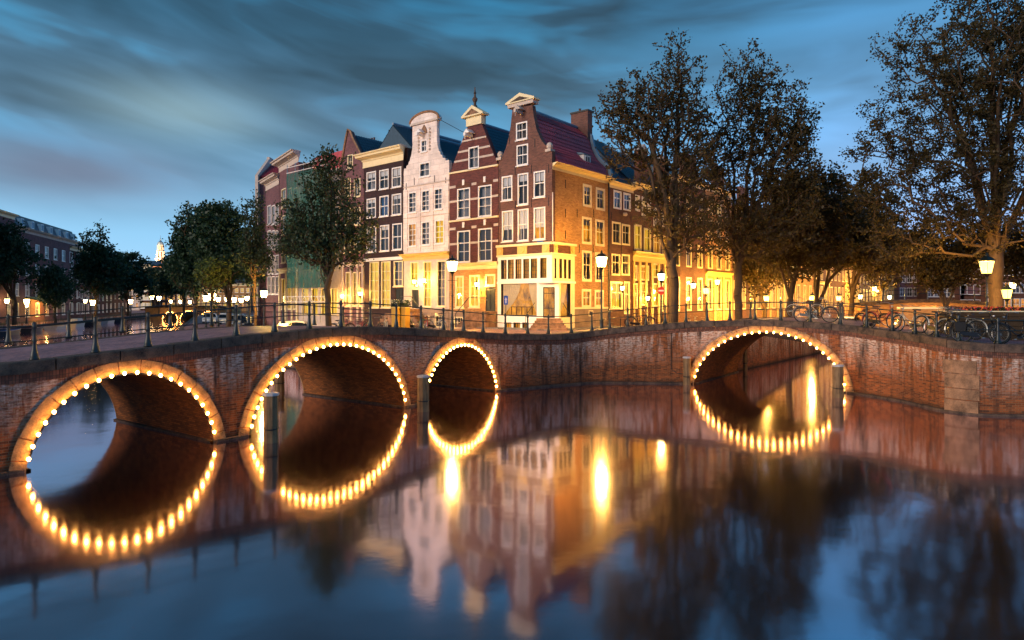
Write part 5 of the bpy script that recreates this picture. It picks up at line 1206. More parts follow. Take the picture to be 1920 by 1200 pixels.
# ================================================================== trees
def tree(px, D, gz, ells, n, nleaf, label, leaf='leaf_green', lsize=.17, tr=.3, seed=1, fork=.30, spread=.26, name='tree', lean=0.0, bf=.45, group=None, stems=1, shell=.5):
    rg = np.random.default_rng(seed); ppm = F/D; bx = (px-CX)/ppm
    E = [((ex-px)/ppm, 0.0, CZ+(HY-ey)/ppm-gz, rx/ppm, rx/ppm*.85, ry/ppm) for ex, ey, rx, ry in ells]
    vol = np.array([e[3]*e[4]*e[5] for e in E]); pick = rg.choice(len(E), n, p=vol/vol.sum())
    u = rg.normal(size=(n, 3)); u /= np.linalg.norm(u, axis=1)[:, None]; rad = rg.random(n)**shell
    A = np.array([E[i] for i in pick]); rag = 1+np.abs(rg.normal(size=n))*.16-.05
    pts = A[:, :3]+u*(rad*rag)[:, None]*A[:, 3:6]
    H = max(e[2]+e[5] for e in E); zlow = min(e[2]-e[5] for e in E); zf = max(1.8, H*fork)
    pts = pts[pts[:, 2] > min(zf*.85, zlow+.3)]
    tk = int(zf/.6)+1; nodes = [(0, 0, zf*i/tk) for i in range(tk+1)]; par = [-1]+list(range(tk)); plen = [0.0]*(tk+1)
    wob = rg.normal(size=(tk+1, 2))*.05; nodes = [(x+wob[i][0]*(i > 0)+lean*z, y+wob[i][1]*(i > 0), z) for i, (x, y, z) in enumerate(nodes)]
    top = np.array(nodes[-1]); pts = pts[np.argsort(np.linalg.norm(pts-top, axis=1))]
    # strong leader limbs first
    K = max(3, min(9, int(n/110)+3)); lead = []
    far_ = pts[int(len(pts)*.55):]
    for k in range(K):
        q = far_[rg.integers(len(far_))]; lead.append(q)
    NA = np.zeros((len(nodes)+len(pts)+K*8+4, 3)); NL = np.zeros(len(NA)); c = len(nodes); NA[:c] = nodes
    par = list(par)
    for q in lead:
        st = tk if rg.random() < .7 else tk-1
        prev = st
        for j in range(1, 8):
            t = j/7*.8; up = np.array([0, 0, .16*H*math.sin(t*PI)*.5]); p = NA[st]*(1-t)+q*t+up+rg.normal(size=3)*.10
            NA[c] = p; NL[c] = NL[prev]+np.linalg.norm(p-NA[prev]); par.append(prev); prev = c; c += 1
    for p in pts:
        d = np.linalg.norm(NA[tk:c]-p, axis=1)+bf*NL[tk:c]*.5+np.maximum(0, NA[tk:c, 2]-p[2])*.6
        i = int(d.argmin())+tk; NA[c] = p; NL[c] = NL[i]+np.linalg.norm(p-NA[i]); par.append(i); c += 1
    NA = NA[:c]; par = np.array(par); w_ = np.zeros(c); kids = np.zeros(c, int)
    for i in range(c-1, 0, -1):
        if kids[i] == 0: w_[i] = .010**2.3
        kids[par[i]] += 1; w_[par[i]] += w_[i]
    r = w_**(1/2.3); r = np.maximum(r*(tr/r[1]), .010); r[0] = tr*1.35; r[1] = tr*1.06
    V = []; Fq = []; m = 5; ang = 2*PI*np.arange(m)/m
    for i in range(1, c):
        p0, p1 = NA[par[i]], NA[i]; t = p1-p0; L = np.linalg.norm(t)
        if L < 1e-4: continue
        t /= L; a = np.cross(t, (0, 0, 1) if abs(t[2]) < .9 else (1, 0, 0)); a /= np.linalg.norm(a); b = np.cross(t, a)
        ring = np.cos(ang)[:, None]*a+np.sin(ang)[:, None]*b; ra = min(r[par[i]], r[i]*1.5); base = len(V)*m
        V.append(p0-t*min(.04, ra)+ring*ra); V.append(p1+ring*r[i])
        for j in range(m): Fq.append((base+j, base+(j+1) % m, base+m+(j+1) % m, base+m+j))
    root = empty(name, (bx, D, gz), 0, label, 'tree', group)
    link('trunk', mesh_np('trunk', np.concatenate(V), np.array(Fq), M['bark']), root)
    tips = np.where((kids == 0) | (r < .03))[0]; tips = tips[tips > tk]
    q = tips[rg.integers(len(tips), size=nleaf)]
    back = rg.random(nleaf)[:, None]*.6; cen = NA[q]*(1-back)+NA[par[q]]*back+rg.normal(size=(nleaf, 3))*spread*np.array([1, 1, .8])
    sz = lsize*rg.uniform(.6, 1.25, nleaf)[:, None]; d1 = rg.normal(size=(nleaf, 3)); d1[:, 2] -= .3; d1 /= np.linalg.norm(d1, axis=1)[:, None]
    d2 = rg.normal(size=(nleaf, 3)); d2 -= d1*(d2*d1).sum(1)[:, None]; d2 /= np.linalg.norm(d2, axis=1)[:, None]; nn = np.cross(d1, d2)
    LV = np.stack([cen-d1*sz*.55, cen+d2*sz*.36+nn*sz*.1, cen+d1*sz*.6, cen-d2*sz*.36+nn*sz*.1], 1).reshape(-1, 3)
    link('crown', mesh_np('crown', LV, np.arange(nleaf*4).reshape(-1, 4), M[leaf]), root)
    return root
GT = 'street trees standing along the canal quays'
tree(1262, 39, 2.2, [(1205, 225, 84, 90), (1272, 165, 50, 108), (1295, 300, 60, 110), (1240, 370, 55, 75), (1290, 430, 70, 55), (1155, 215, 40, 48), (1175, 290, 45, 50)], 1700, 12500, 'tall airy tree with a thick mottled trunk in front of the yellow shop fronts', 'leaf_brown', .175, .34, 11, fork=.25, group=GT, spread=.17)
tree(1385, 43, 1.9, [(1395, 195, 62, 110), (1450, 260, 80, 115), (1510, 350, 40, 60), (1432, 175, 36, 75), (1505, 250, 34, 60), (1330, 250, 40, 60), (1345, 340, 65, 110), (1470, 380, 75, 90), (1400, 445, 75, 52), (1488, 265, 42, 75)], 1900, 24000, 'tall broad tree right of the mottled one, crown swept to the right', 'leaf_brown', .185, .27, 12, fork=.25, group=GT, spread=.20)
tree(1480, 50, 1.5, [(1470, 420, 80, 85), (1530, 390, 60, 75), (1515, 465, 75, 48)], 600, 19000, 'third dark street tree, over the lamp in the middle of the right bridge', 'leaf_brown', .26, .25, 13, fork=.22, group=GT, spread=.32)
tree(1530, 56, 1.3, [(1560, 420, 62, 80), (1590, 465, 62, 45)], 450, 14000, 'fourth street tree, thin trunked, above the leaning bicycle', 'leaf_brown', .28, .24, 14, fork=.22, group=GT, spread=.34)
tree(1597, 64, 1.2, [(1625, 420, 60, 85), (1660, 475, 55, 45)], 450, 14000, 'fifth street tree, beyond the leaning bicycle, with a wide low crown', 'leaf_brown', .30, .25, 15, fork=.22, group=GT, spread=.38)
tree(1652, 80, 1.2, [(1662, 470, 42, 62)], 260, 7000, 'small far street tree before the bright yellow end of the row', 'leaf_brown', .34, .2, 16, fork=.25, group=GT, spread=.42)
tree(1433, 66, 1.2, [(1430, 500, 45, 45)], 260, 4500, 'small street tree behind the second and third street trees', 'leaf_brown', .32, .2, 17, fork=.3, group=GT, spread=.4)
tree(1868, 40, 2.6, [(1790, 150, 150, 160), (1900, 60, 130, 170), (1720, 290, 130, 95), (1860, 300, 120, 120), (1980, 200, 150, 250), (1790, 395, 110, 70), (1660, 350, 70, 60), (1700, 440, 90, 55), (1850, 440, 80, 60), (1620, 270, 45, 40)], 2600, 68000, 'huge overhanging tree at the right edge behind the glowing lantern', 'leaf_brown', .16, .40, 21, fork=.20, group=GT, spread=.21, shell=.6)
tree(1775, 50, 2.2, [(1760, 490, 62, 50), (1820, 470, 60, 55), (1725, 450, 40, 45)], 420, 12000, 'low bushy tree between the far dark houses and the huge right tree', 'leaf_brown', .24, .15, 22, fork=.2, group=GT, spread=.3)
tree(1930, 46, 2.4, [(1915, 470, 60, 55)], 250, 6000, 'low tree at the right edge behind the huge trunk', 'leaf_brown', .24, .15, 23, fork=.2, group=GT, spread=.3)
tree(615, 38.5, 2.0, [(615, 350, 52, 72), (560, 430, 42, 62), (650, 430, 52, 70), (610, 300, 26, 34), (600, 455, 80, 42), (680, 440, 26, 45), (545, 420, 30, 50)], 1000, 11000, 'bushy quay tree in front of the teal netting and the stone gable', 'leaf_green', .17, .19, 31, fork=.30, group=GT, spread=.19)
tree(478, 48, 1.5, [(476, 430, 22, 68), (490, 480, 24, 40), (462, 480, 22, 34)], 330, 4200, 'slender sparse tree left of the end house', 'leaf_green', .18, .12, 32, fork=.28, group=GT, spread=.20)
tree(430, 60, 1.3, [(412, 450, 48, 72), (440, 490, 50, 50), (400, 400, 22, 25)], 500, 17000, 'tall dark green tree behind the lamps on the left canal', 'leaf_dark', .30, .22, 33, fork=.22, group=GT, spread=.32)
tree(366, 72, 1.2, [(372, 450, 46, 60), (350, 485, 28, 45), (375, 505, 60, 40)], 480, 17000, 'dense dark green tree left of the tall dark one', 'leaf_dark', .34, .22, 34, fork=.2, group=GT, spread=.38)
tree(396, 50, 1.3, [(398, 512, 36, 26)], 160, 2600, 'small lamplit green tree in front of the dense dark ones', 'leaf_fresh', .2, .10, 35, fork=.4, group=GT, spread=.22)
tree(180, 100, 1.2, [(180, 485, 30, 55), (195, 510, 38, 40), (165, 520, 25, 35)], 420, 9000, 'tall pointed tree on the left bank in front of the brown houses', 'leaf_dark', .42, .24, 41, fork=.2, group=GT, spread=.42)
tree(28, 84, 1.2, [(8, 455, 40, 48), (40, 500, 34, 38), (-30, 480, 50, 70)], 480, 12000, 'broad dark tree at the left edge before the hotel', 'leaf_dark', .36, .24, 42, fork=.2, group=GT, spread=.42)
tree(104, 88, 1.2, [(103, 540, 28, 30), (100, 515, 16, 24)], 220, 6000, 'low rounded tree standing before the hotel corner', 'leaf_dark', .34, .16, 43, fork=.18, group=GT, spread=.35)
tree(240, 135, 1.2, [(235, 515, 35, 40), (260, 535, 25, 25)], 300, 8000, 'dark rounded tree far down the left bank', 'leaf_dark', .55, .25, 44, fork=.2, group=GT, spread=.5)
tree(292, 175, 1.2, [(282, 525, 18, 26), (315, 530, 24, 26)], 260, 6000, 'grey green tree under the church tower', 'leaf_green', .6, .25, 45, fork=.2, group=GT, spread=.6)
tree(345, 120, 1.2, [(338, 520, 30, 30)], 260, 7000, 'dark tree above the far canal bridge', 'leaf_dark', .5, .22, 46, fork=.2, group=GT, spread=.5)
# ================================================================== street lamps
def lantern_parts(root, z, r, gm, e=0, col=LAMP, slim=False):
    MB().lathe([(r*.55, z-.02), (r*.62, z), (r*.98, z+r*1.7), (r*.9, z+r*1.72)], 6).build('lantern_glass', M[gm], root)
    cg = MB()
    for k in range(6):
        th = 2*PI*k/6; cg.tube([(r*.64*math.cos(th), r*.64*math.sin(th), z), (r*1.0*math.cos(th), r*1.0*math.sin(th), z+r*1.7)], .012, 4)
    cg.lathe([(r*1.12, z+r*1.7), (r*1.1, z+r*1.82), (r*.55, z+r*2.3), (r*.2, z+r*2.45), (r*.22, z+r*2.6), (.02, z+r*2.95)], 6); cg.lathe([(.05, z-.22), (r*.35, z-.1), (r*.66, z-.02), (r*.6, z+.01)], 6)
    cg.build('lantern_frame', M['iron'], root)
    if e:
        l_ = bpy.data.lights.new('lamp_light', 'POINT'); l_.energy = e; l_.color = col; l_.shadow_soft_size = .16
        lo = bpy.data.objects.new('lamp_light', l_); COL.objects.link(lo); lo.parent = root; lo.location = (0, 0, z+r*.8)
def street_lamp(px, py, D, gz, label, e=800, r=.26, gm='lantern', col=LAMP, group='street lamps along the canal'):
    zl = CZ+(HY-py)/F*D-gz-r*.8; root = empty('street_lamp', ((px-CX)/F*D, D, gz), 0, label, 'street lamp', group); h = zl-.2
    k = min(1, h/3.2)
    MB().lathe([(.17, 0), (.17, .12), (.13, .16), (.12, .55*k), (.14, .6*k), (.085, .72*k), (.07, .95*k), (.085, 1.0*k), (.055, 1.08*k), (.048, h*.62), (.07, h*.64), (.045, h*.66), (.035, h-.12), (.06, h-.08), (.04, h)], 10).build('post', M['iron'], root, smooth=True)
    MB().tube([(-.28, 0, h-.35), (.28, 0, h-.35)], .014, 5).build('ladder_bar', M['iron'], root)
    lantern_parts(root, zl, r, gm, e, col); return root
E1 = 5200
street_lamp(1128, 492, 38.5, 2.45, 'bright tall street lamp beside the lamplit side wall of the corner cafe', E1*1.15, .34)
street_lamp(848, 500, 38.5, 2.25, 'bright tall street lamp in front of the striped house', E1*.8, .33)
street_lamp(1240, 520, 46.5, 1.9, 'street lamp above the red no-entry sign', E1*.45, .27)
street_lamp(1324, 546, 55, 1.4, 'street lamp between the first two big tree trunks', E1*1.1, .28, 'lantern_amber')
street_lamp(1437, 560, 62, 1.2, 'low street lamp right of the second tree trunk, behind the bridge rail', E1*3.0, .28, 'lantern_amber')
street_lamp(1523, 560, 60, 1.2, 'street lamp above the bicycle leaning on the bridge rail', E1*1.8, .28, 'lantern_amber')
street_lamp(1573, 560, 68, 1.2, 'street lamp right of the leaning bicycle, above the rail', E1*2.0, .30, 'lantern_amber')
street_lamp(1613, 557, 80, 1.2, 'far street lamp beyond the fifth street tree', E1*2.2, .28)
street_lamp(1668, 558, 92, 1.2, 'far street lamp before the bright yellow end house', E1*1.4, .28)
street_lamp(1640, 542, 100, 1.2, 'high far lamp against the bright yellow row', E1*1.6, .34)
street_lamp(1850, 502, 36.5, 2.6, 'glowing lantern hanging in front of the huge right tree trunk', E1*1.2, .40, 'lantern_amber')
street_lamp(1888, 552, 38, 2.6, 'small yellow lamp right of the huge tree trunk', E1*.2, .30, 'lantern_amber')
street_lamp(1899, 536, 52, 2.6, 'white lamp high behind the small yellow one at the right edge', E1*.3, .26)
street_lamp(495, 552, 46.0, 1.6, 'bright street lamp at the foot of the end house', E1*.9, .27)
LP = [(398, 557, 66, 'large bright lamp in the middle of the left quay cluster', .7, .42), (386, 560, 72, 'lamp just left of the brightest one on the left quay', .9, .36), (409, 562, 76, 'lamp just right of the brightest one on the left quay', .4, .28),
      (425, 562, 80, 'fourth lamp of the left quay cluster', .3, .28), (439, 563, 74, 'fifth lamp of the left quay cluster, near the slender trunk', .3, .28), (452, 564, 66, 'lamp left of the pair by the slender trunk', .3, .26), (463, 560, 70, 'lamp beside the slender tree trunk', .3, .26),
      (298, 560, 140, 'orange star-like lamp on the far canal bridge', 1.2, .5), (285, 558, 150, 'lamp directly right of the floodlit house', .6, .5), (245, 566, 120, 'pale lamp on the left bank beyond the cars', 1.1, .42),
      (174, 568, 98, 'round pale lamp on the left bank behind the moored boats', 1.54, .42), (160, 565, 104, 'smaller lamp left of the round pale one on the left bank', 0.66, .3), (50, 566, 86, 'pale lamp above the parked white car on the left bank', 0.8800000000000001, .36), (13, 565, 84, 'small lamp at the left edge beside the tree trunk', 0.66, .3),
      (320, 566, 150, 'first small lamp on the far canal bridge', .5, .4), (338, 566, 150, 'second small lamp on the far canal bridge', .5, .4), (356, 567, 148, 'third small lamp on the far canal bridge', .5, .4)]
for px_, py_, D_, lab, k_, r_ in LP: street_lamp(px_, py_, D_, 1.25, lab, E1*k_, r_, 'lantern_far')
# lanterns fixed to the house fronts
def wall_lamp(P, h, px, py, label, e=200, out=.45, r=.16):
    u, z = P.px(px, py); q = h.matrix_world if 0 else None
    root = empty('wall_lantern', (h.location.x, h.location.y, h.location.z), h.rotation_euler.z, label, 'lantern', 'lanterns fixed to the house fronts')
    c = P.T(u, -out, 0); root.location = Vector((h.location.x, h.location.y, h.location.z))+Matrix.Rotation(h.rotation_euler.z, 3, 'Z')@Vector((c[0], c[1], z-r*.8))
    lantern_parts(root, 0, r, 'lantern', e*4.5); MB().tube([(0, 0, -.2), (0, out*.5, -.3), (0, out, -.15)], .018, 5).build('bracket', M['iron'], root)
wall_lamp(P3_, h3, 785, 529, 'left one of two glowing lanterns on the white house front', 160); wall_lamp(P3_, h3, 803, 527, 'right one of two glowing lanterns on the white house front', 160)
wall_lamp(P2, h2, 902, 534, 'glowing lantern on the striped house beside its door', 260)
wall_lamp(P11, h11, 1205, 560, 'small lantern in front of the house with yellow upper windows', 120); wall_lamp(P10, h10, 1157, 541, 'cluster lantern in front of the lit window of the plain brown house', 120)
wall_lamp(P5, h5, 650, 556, 'lantern between the tall windows of the stone gabled house', 200); wall_lamp(P5, h5, 683, 551, 'small lantern at the dark house corner', 120)
# string of wall floods lighting the side street fronts
for k, (px_, D_, py_) in enumerate(((1345, 59.5, 533), (1300, 55.5, 540), (1475, 82, 545), (1645, 118, 548))):
    root = empty('wall_lantern', ((px_-CX)/F*D_, D_, CZ+(HY-py_)/F*D_), rootz(uR), ('large bright lantern on the side street front between the first two trunks', 'lantern left of the street lamp on the yellow side street front', 'lantern between the third and fourth street tree trunks', 'lantern on the far bright yellow front')[k], 'lantern', 'lanterns fixed to the house fronts')
    lantern_parts(root, 0, .22, 'lantern', (900, 300, 900, 1800)[k]*2.4); MB().tube([(0, 0, -.2), (0, .5, -.3), (0, 1.1, -.15)], .02, 5).build('bracket', M['iron'], root)
# ================================================================== signs
r = empty('no_entry_sign', W(1239.5, 545, 44.5)-Vector((0, 0, W(1239.5, 545, 44.5).z-1.9)), .35, 'round red no-entry sign with a white bar', 'road sign'); zs = W(1239.5, 545, 44.5).z-1.9
MB().tube([(0, .03, 0), (0, .03, zs+.2)], .03, 6).build('post', M['iron'], r)
MB().prism([(.29*math.cos(t), zs+.29*math.sin(t)) for t in np.linspace(0, 2*PI, 25)[:-1]], -.02, 0).build('disc', M['sign_red'], r); MB().box(-.22, .22, -.028, -.021, zs-.05, zs+.05).build('bar', M['white'], r)
q = W(948.5, 563, 35.2); r = empty('blue_sign', (q.x, q.y, 2.6), .1, 'small blue sign with a white arrow in front of the cafe window', 'sign'); zs = q.z-2.6
MB().box(-.11, .11, -.01, .01, zs-.24, zs+.24).build('board', M['sign_blue'], r); MB().tube([(0, .03, 0), (0, .03, zs+.2)], .02, 6).build('post', M['iron'], r)
MB().add([(0, -.014, zs+.17), (-.07, -.014, zs+.02), (-.035, -.014, zs+.02), (-.035, -.014, zs-.16), (.035, -.014, zs-.16), (.035, -.014, zs+.02), (.07, -.014, zs+.02)], [(0, 1, 2, 3, 4, 5, 6)]).build('arrow', M['white'], r)
# ================================================================== bicycles
M['bike_black'] = plain('bike_black', S(18, 18, 20), .3, .2, var=.2); M['bike_red'] = plain('bike_red', S(150, 30, 34), .35, var=.2); M['bike_pale'] = plain('bike_pale', S(170, 168, 160), .35, .2, var=.2)
M['bike_green'] = plain('bike_green', S(40, 90, 60), .35, var=.2); M['leather_black'] = plain('black_canvas', S(20, 18, 18), .85, var=.3); M['leather'] = plain('leather', S(60, 40, 28), .6, var=.2)
def circ(cx, cz, r, n=22, y=0.0): return [(cx+r*math.cos(2*PI*i/n), y, cz+r*math.sin(2*PI*i/n)) for i in range(n)]
WR = .345
def bicycle(kind, mat, label, step=True, case=True, basket=False, bags=False, fine=True):
    root = empty(kind, (0, 0, 0), 0, label, 'bicycle')
    for cx in (-.55, .57):
        mb = MB().tube(circ(0, 0, WR-.02, 26 if fine else 14), .021, 6 if fine else 4, closed=True); wh = mb.build('wheel', M['tyre'], root, smooth=True, loc=(cx, 0, WR))
        mb = MB().tube(circ(0, 0, WR-.05, 22 if fine else 12), .010, 4, closed=True); mb.lathe([(.02, -.04), (.02, .04)], 6)
        for k in range(16 if fine else 8):
            t = 2*PI*k/(16 if fine else 8); mb.tube([(.02*math.cos(t+.9), .02*(-1)**k, .02*math.sin(t+.9)), ((WR-.05)*math.cos(t), 0, (WR-.05)*math.sin(t))], .0028, 3, cap=False)
        mb.build('spokes', M['chrome'], wh)
        MB().tube([(cx+(WR+.025)*math.cos(t), 0, WR+(WR+.025)*math.sin(t)) for t in (np.linspace(.15*PI, 1.05*PI, 12) if cx < 0 else np.linspace(.2*PI, .85*PI, 9))], .024, 5).build('mudguard', M[mat], root)
    mb = MB(); bb = (-.08, 0, .29); st = (-.22, 0, .80); hd = (.36, 0, .86); hl = (.40, 0, .70); ra = (-.55, 0, WR); fa = (.57, 0, WR)
    mb.tube([bb, (-.25, 0, .90)], .016, 6); mb.tube([hl, (.34, 0, 1.0)], .019, 6)
    if step:
        mb.tube([bb, (.10, 0, .36), (.28, 0, .52), hl], .018, 6); mb.tube([(-.14, 0, .46), (.06, 0, .48), (.26, 0, .62), (.385, 0, .76)], .015, 6)
    else: mb.tube([bb, hl], .018, 6); mb.tube([(-.20, 0, .74), hd], .016, 6)
    for s_ in (-.05, .05): mb.tube([bb, (ra[0], s_, ra[2])], .010, 5); mb.tube([(st[0], 0, .74), (ra[0], s_, ra[2])], .009, 5); mb.tube([hl, (.46, s_, .60), (fa[0], s_, fa[2])], .012, 5)
    mb.build('frame', M[mat], root, smooth=True)
    MB().tube([(.12, -.28, 1.06), (.26, -.27, 1.08), (.36, -.12, 1.07), (.34, 0, 1.04), (.36, .12, 1.07), (.26, .27, 1.08), (.12, .28, 1.06)], .013, 6).build('handlebar', M['chrome'], root)
    mb = MB(); mb.add([(-.40, -.09, .93), (-.40, .09, .93), (-.24, .05, .94), (-.08, .015, .93), (-.08, -.015, .93), (-.24, -.05, .94), (-.40, -.08, .87), (-.40, .08, .87), (-.1, 0, .89)], [(0, 1, 2, 5), (5, 2, 3, 4), (0, 6, 7, 1), (6, 0, 5, 4, 8), (7, 8, 3, 2, 1), (6, 8, 7), (3, 8, 4)]); mb.build('saddle', M['leather'], root)
    mb = MB(); 
    for s_ in (-.06, .06): mb.tube([(-.86, s_, .72), (-.30, s_, .73)], .008, 4); mb.tube([(-.80, s_, .72), (-.56, s_, .36)], .007, 4)
    for x_ in (-.86, -.66, -.46): mb.tube([(x_, -.06, .725), (x_, .06, .725)], .007, 4)
    mb.build('rack', M['dark_metal'], root)
    if case: MB().prism([(-.64, .30), (-.62, .40), (-.10, .36), (0, .33), (.02, .26), (-.04, .20), (-.14, .20), (-.56, .28)], -.075, -.045).build('chain_case', M['dark_metal'], root)
    mb = MB().tube([(-.08, -.09, .29), (-.08, .09, .29)], .012, 5); mb.tube([(-.08, -.09, .29), (.04, -.09, .18)], .010, 4); mb.tube([(-.08, .09, .29), (-.20, .09, .40)], .010, 4); mb.box(-.01, .09, -.17, -.09, .165, .185); mb.box(-.25, -.15, .09, .17, .39, .41); mb.build('crank', M['chrome'], root)
    MB().tube([(-.12, .02, .27), (-.20, .20, .01)], .010, 4).build('stand', M['chrome'], root)
    MB().lathe([(.02, 0), (.045, .03), (.05, .06)], 8, (.44, 0, .90)).build('headlight', M['chrome'], root)
    if basket:
        mb = MB(); 
        for z_ in (.86, .98, 1.10): mb.tube([(.42, -.16, z_), (.72, -.18, z_), (.72, .18, z_), (.42, .16, z_)], .009, 4, closed=True)
        for x_, y_ in ((.42, -.16), (.52, -.17), (.62, -.175), (.72, -.18), (.72, -.06), (.72, .06), (.72, .18), (.57, .17), (.42, .16)): mb.tube([(x_, y_, .86), (x_, y_, 1.10)], .006, 4)
        mb.build('basket', M['dark_metal'], root)
    if bags:
        for s_ in (-1, 1): MB().prism([(-.80, .40), (-.82, .66), (-.78, .71), (-.50, .71), (-.47, .64), (-.50, .42), (-.62, .38)], .075*s_, .18*s_).build('pannier', M['leather_black'], root)
    return root
def place(b, px, out, dirn=1, sc=1.08, lean=-.10, off=Vector((0, 0, 0)), tilt=0.0, zz=None):
    s = s_of(px); p = P3(s, out, (ztop(s)-.03) if zz is None else zz, off); t = tan_(s)*dirn; b.location = p; b.scale = (sc,)*3
    b.rotation_euler = (lean*dirn, 0, math.atan2(t.y, t.x)+tilt); return b
place(bicycle('bicycle', 'bike_black', 'black roadster bicycle with panniers by the railing at the right edge', True, True, False, True), 1846, -.34, 1)
place(bicycle('bicycle', 'bike_pale', 'pale bicycle by the rail, left one of the pair near the right bend', True, True), 1690, -.36, -1)
place(bicycle('bicycle', 'bike_black', 'dark bicycle overlapping the pale one near the right bend', False, True, True), 1738, -.48, 1)
place(bicycle('bicycle', 'bike_black', 'black bicycle leaning on the rail right of the arch crown', True, True), 1527, -.36, 1, tilt=.03)
place(bicycle('bicycle', 'bike_pale', 'silver bicycle against the far railing above the arch crown', False, True, fine=False), 1452, -.6, -1, off=BR*.88, zz=3.26)
place(bicycle('bicycle', 'bike_black', 'dark bicycle lying low at the far end of the right bridge', True, False, fine=False), 1600, -.6, 1, off=BR*.75, zz=2.9, lean=.5)
place(bicycle('bicycle', 'bike_red', 'dull red bicycle by the rail left of the pale one', True, True), 1640, -.36, 1)
place(bicycle('bicycle', 'bike_pale', 'silver bicycle with a front basket right of the dark one at the bend', True, True, True), 1770, -.75, -1, tilt=.12)
place(bicycle('bicycle', 'bike_black', 'dark bicycle cut off by the right edge of the view', True, True), 1925, -.4, -1)
bl = [('bike_pale', 'pale bicycle, leftmost of the row before the stone gabled house'), ('bike_red', 'red bicycle second in the row before the stone gabled house'), ('bike_black', 'black bicycle third in the row left of the yellow planters'), ('bike_pale', 'pale bicycle just left of the yellow planters'), ('bike_green', 'green bicycle right of the yellow planters'), ('bike_red', 'red bicycle before the white house steps'), ('bike_pale', 'silver bicycle before the white house cellar window'), ('bike_black', 'dark bicycle at the quay tree foot')]
for px_, D_, rt, mt, lab in ((1296, 47, .7, 'bike_pale', 'pale bicycle parked by the side canal left of the lamp'), (1318, 48, .9, 'bike_black', 'dark bicycle parked by the side canal right of the mottled trunk'), (1348, 50, .8, 'bike_red', 'red bicycle parked by the side canal before the second trunk'), (1200, 37.5, .1, 'bike_black', 'black bicycle standing near the quay railing by the cafe tables')):
    b = bicycle('bicycle', mt, lab, True, True, False, fine=False); X_ = (px_-CX)/F*D_; b.location = (X_, D_, height(X_, D_, isl_g(X_, D_))); b.rotation_euler = (.07, 0, rt)
for k, (mt, lab) in enumerate(bl):
    b = bicycle('bicycle', mt, lab, k % 2 == 0, True, k % 3 == 0, fine=False); px_ = (664, 683, 703, 722, 779, 798, 818, 640)[k]; D_ = (45.5, 44.8, 44.2, 43.5, 41.5, 41, 40.4, 42)[k]; X_ = (px_-CX)/F*D_
    b.location = (X_, D_, height(X_, D_, isl_g(X_, D_))); b.rotation_euler = (.06, 0, (rootz(uF), 2.3, -.3, 1.9, -.2, 1.8, rootz(uF), .5)[k]); b['group'] = 'bicycles parked in front of the houses'
# ================================================================== yellow planters, flower box
rg = np.random.default_rng(9)
def flowers(parent, x0, x1, y0, y1, z, n, cols, hh=.35, leaf='leaf_fresh'):
    for ci, cn in enumerate([leaf]+cols):
        k = n if ci == 0 else n//3; c = np.stack([rg.uniform(x0, x1, k), rg.uniform(y0, y1, k), z+hh*(rg.random(k) if ci == 0 else .55+.5*rg.random(k))], 1); s_ = .05 if ci == 0 else .04
        d1 = rg.normal(size=(k, 3)); d1 /= np.linalg.norm(d1, axis=1)[:, None]; d2 = rg.normal(size=(k, 3)); d2 -= d1*(d1*d2).sum(1)[:, None]; d2 /= np.linalg.norm(d2, axis=1)[:, None]
        V = np.stack([c-d1*s_, c+d2*s_*.7, c+d1*s_, c-d2*s_*.7], 1).reshape(-1, 3)
        o = link('leaves' if ci == 0 else 'flowers', mesh_np('flowers', V, np.arange(k*4).reshape(-1, 4), M[cn]), parent); o['kind'] = 'stuff'
M['petal_red'] = plain('petal_red', S(190, 30, 40), .6, var=.1); M['petal_white'] = plain('petal_white', S(235, 230, 210), .6, var=.1); M['petal_orange'] = plain('petal_orange', S(230, 120, 50), .6, var=.1)
M['yellow'] = plain('yellow_board', S(190, 140, 36), .5, var=.1)
for k, (px_, lab) in enumerate(((743, 'left one of two tall yellow planters with pale flowers'), (760, 'right one of two tall yellow planters with pale flowers'))):
    D_ = 41.0; X_ = (px_-CX)/F*D_; g_ = height(X_, D_, isl_g(X_, D_)); r = empty('planter', (X_, D_, g_), rootz(uF), lab, 'planter', 'yellow planters on the quay'); H_ = CZ-(576-HY)/F*D_-g_
    mb = MB(); mb.prism([(-.20, 0), (.20, 0), (.24, H_), (-.24, H_)], -.2, .2); mb.build('tub', M['yellow'], r); MB().box(-.26, .26, -.23, .23, H_-.05, H_+.02).build('rim', M['yellow_paint'], r)
    flowers(r, -.32, .32, -.25, .25, H_, 420, ['petal_white'], .45)
# long plank planter on the right bank with flowers
s0_ = s_of(1790); D_ = 26.6; x0_ = (1790-CX)/F*D_; r = empty('flower_box', (x0_, D_, 2.60), -.03, 'long dark plank flower box with red flowers behind the black bicycle', 'planter')
L_ = 6.4; nP = 6; ph = 1.16/nP
for sgn, yy in ((1, 0), (-1, 1.0)):
    for i in range(nP):
        for j in range(3): MB().box(j*L_/3+.01, (j+1)*L_/3-.01, yy-.03, yy+.03, i*ph+.008, (i+1)*ph-.008).build('plank', M['plank'], r)
for x_ in (0, L_):
    for i in range(nP): MB().box(x_-.03, x_+.03, .04, .96, i*ph+.008, (i+1)*ph-.008).build('plank', M['plank'], r)
MB().box(.04, L_-.04, .04, .96, 1.0, 1.05).build('soil', M['leather'], r)
mb = MB(); mb.box(-.06, L_+.06, -.07, .05, 1.165, 1.21); mb.box(-.06, L_+.06, .95, 1.07, 1.165, 1.21); mb.box(-.06, .05, .05, .95, 1.165, 1.21); mb.box(L_-.05, L_+.06, .05, .95, 1.165, 1.21); mb.build('rim', M['cream'], r)
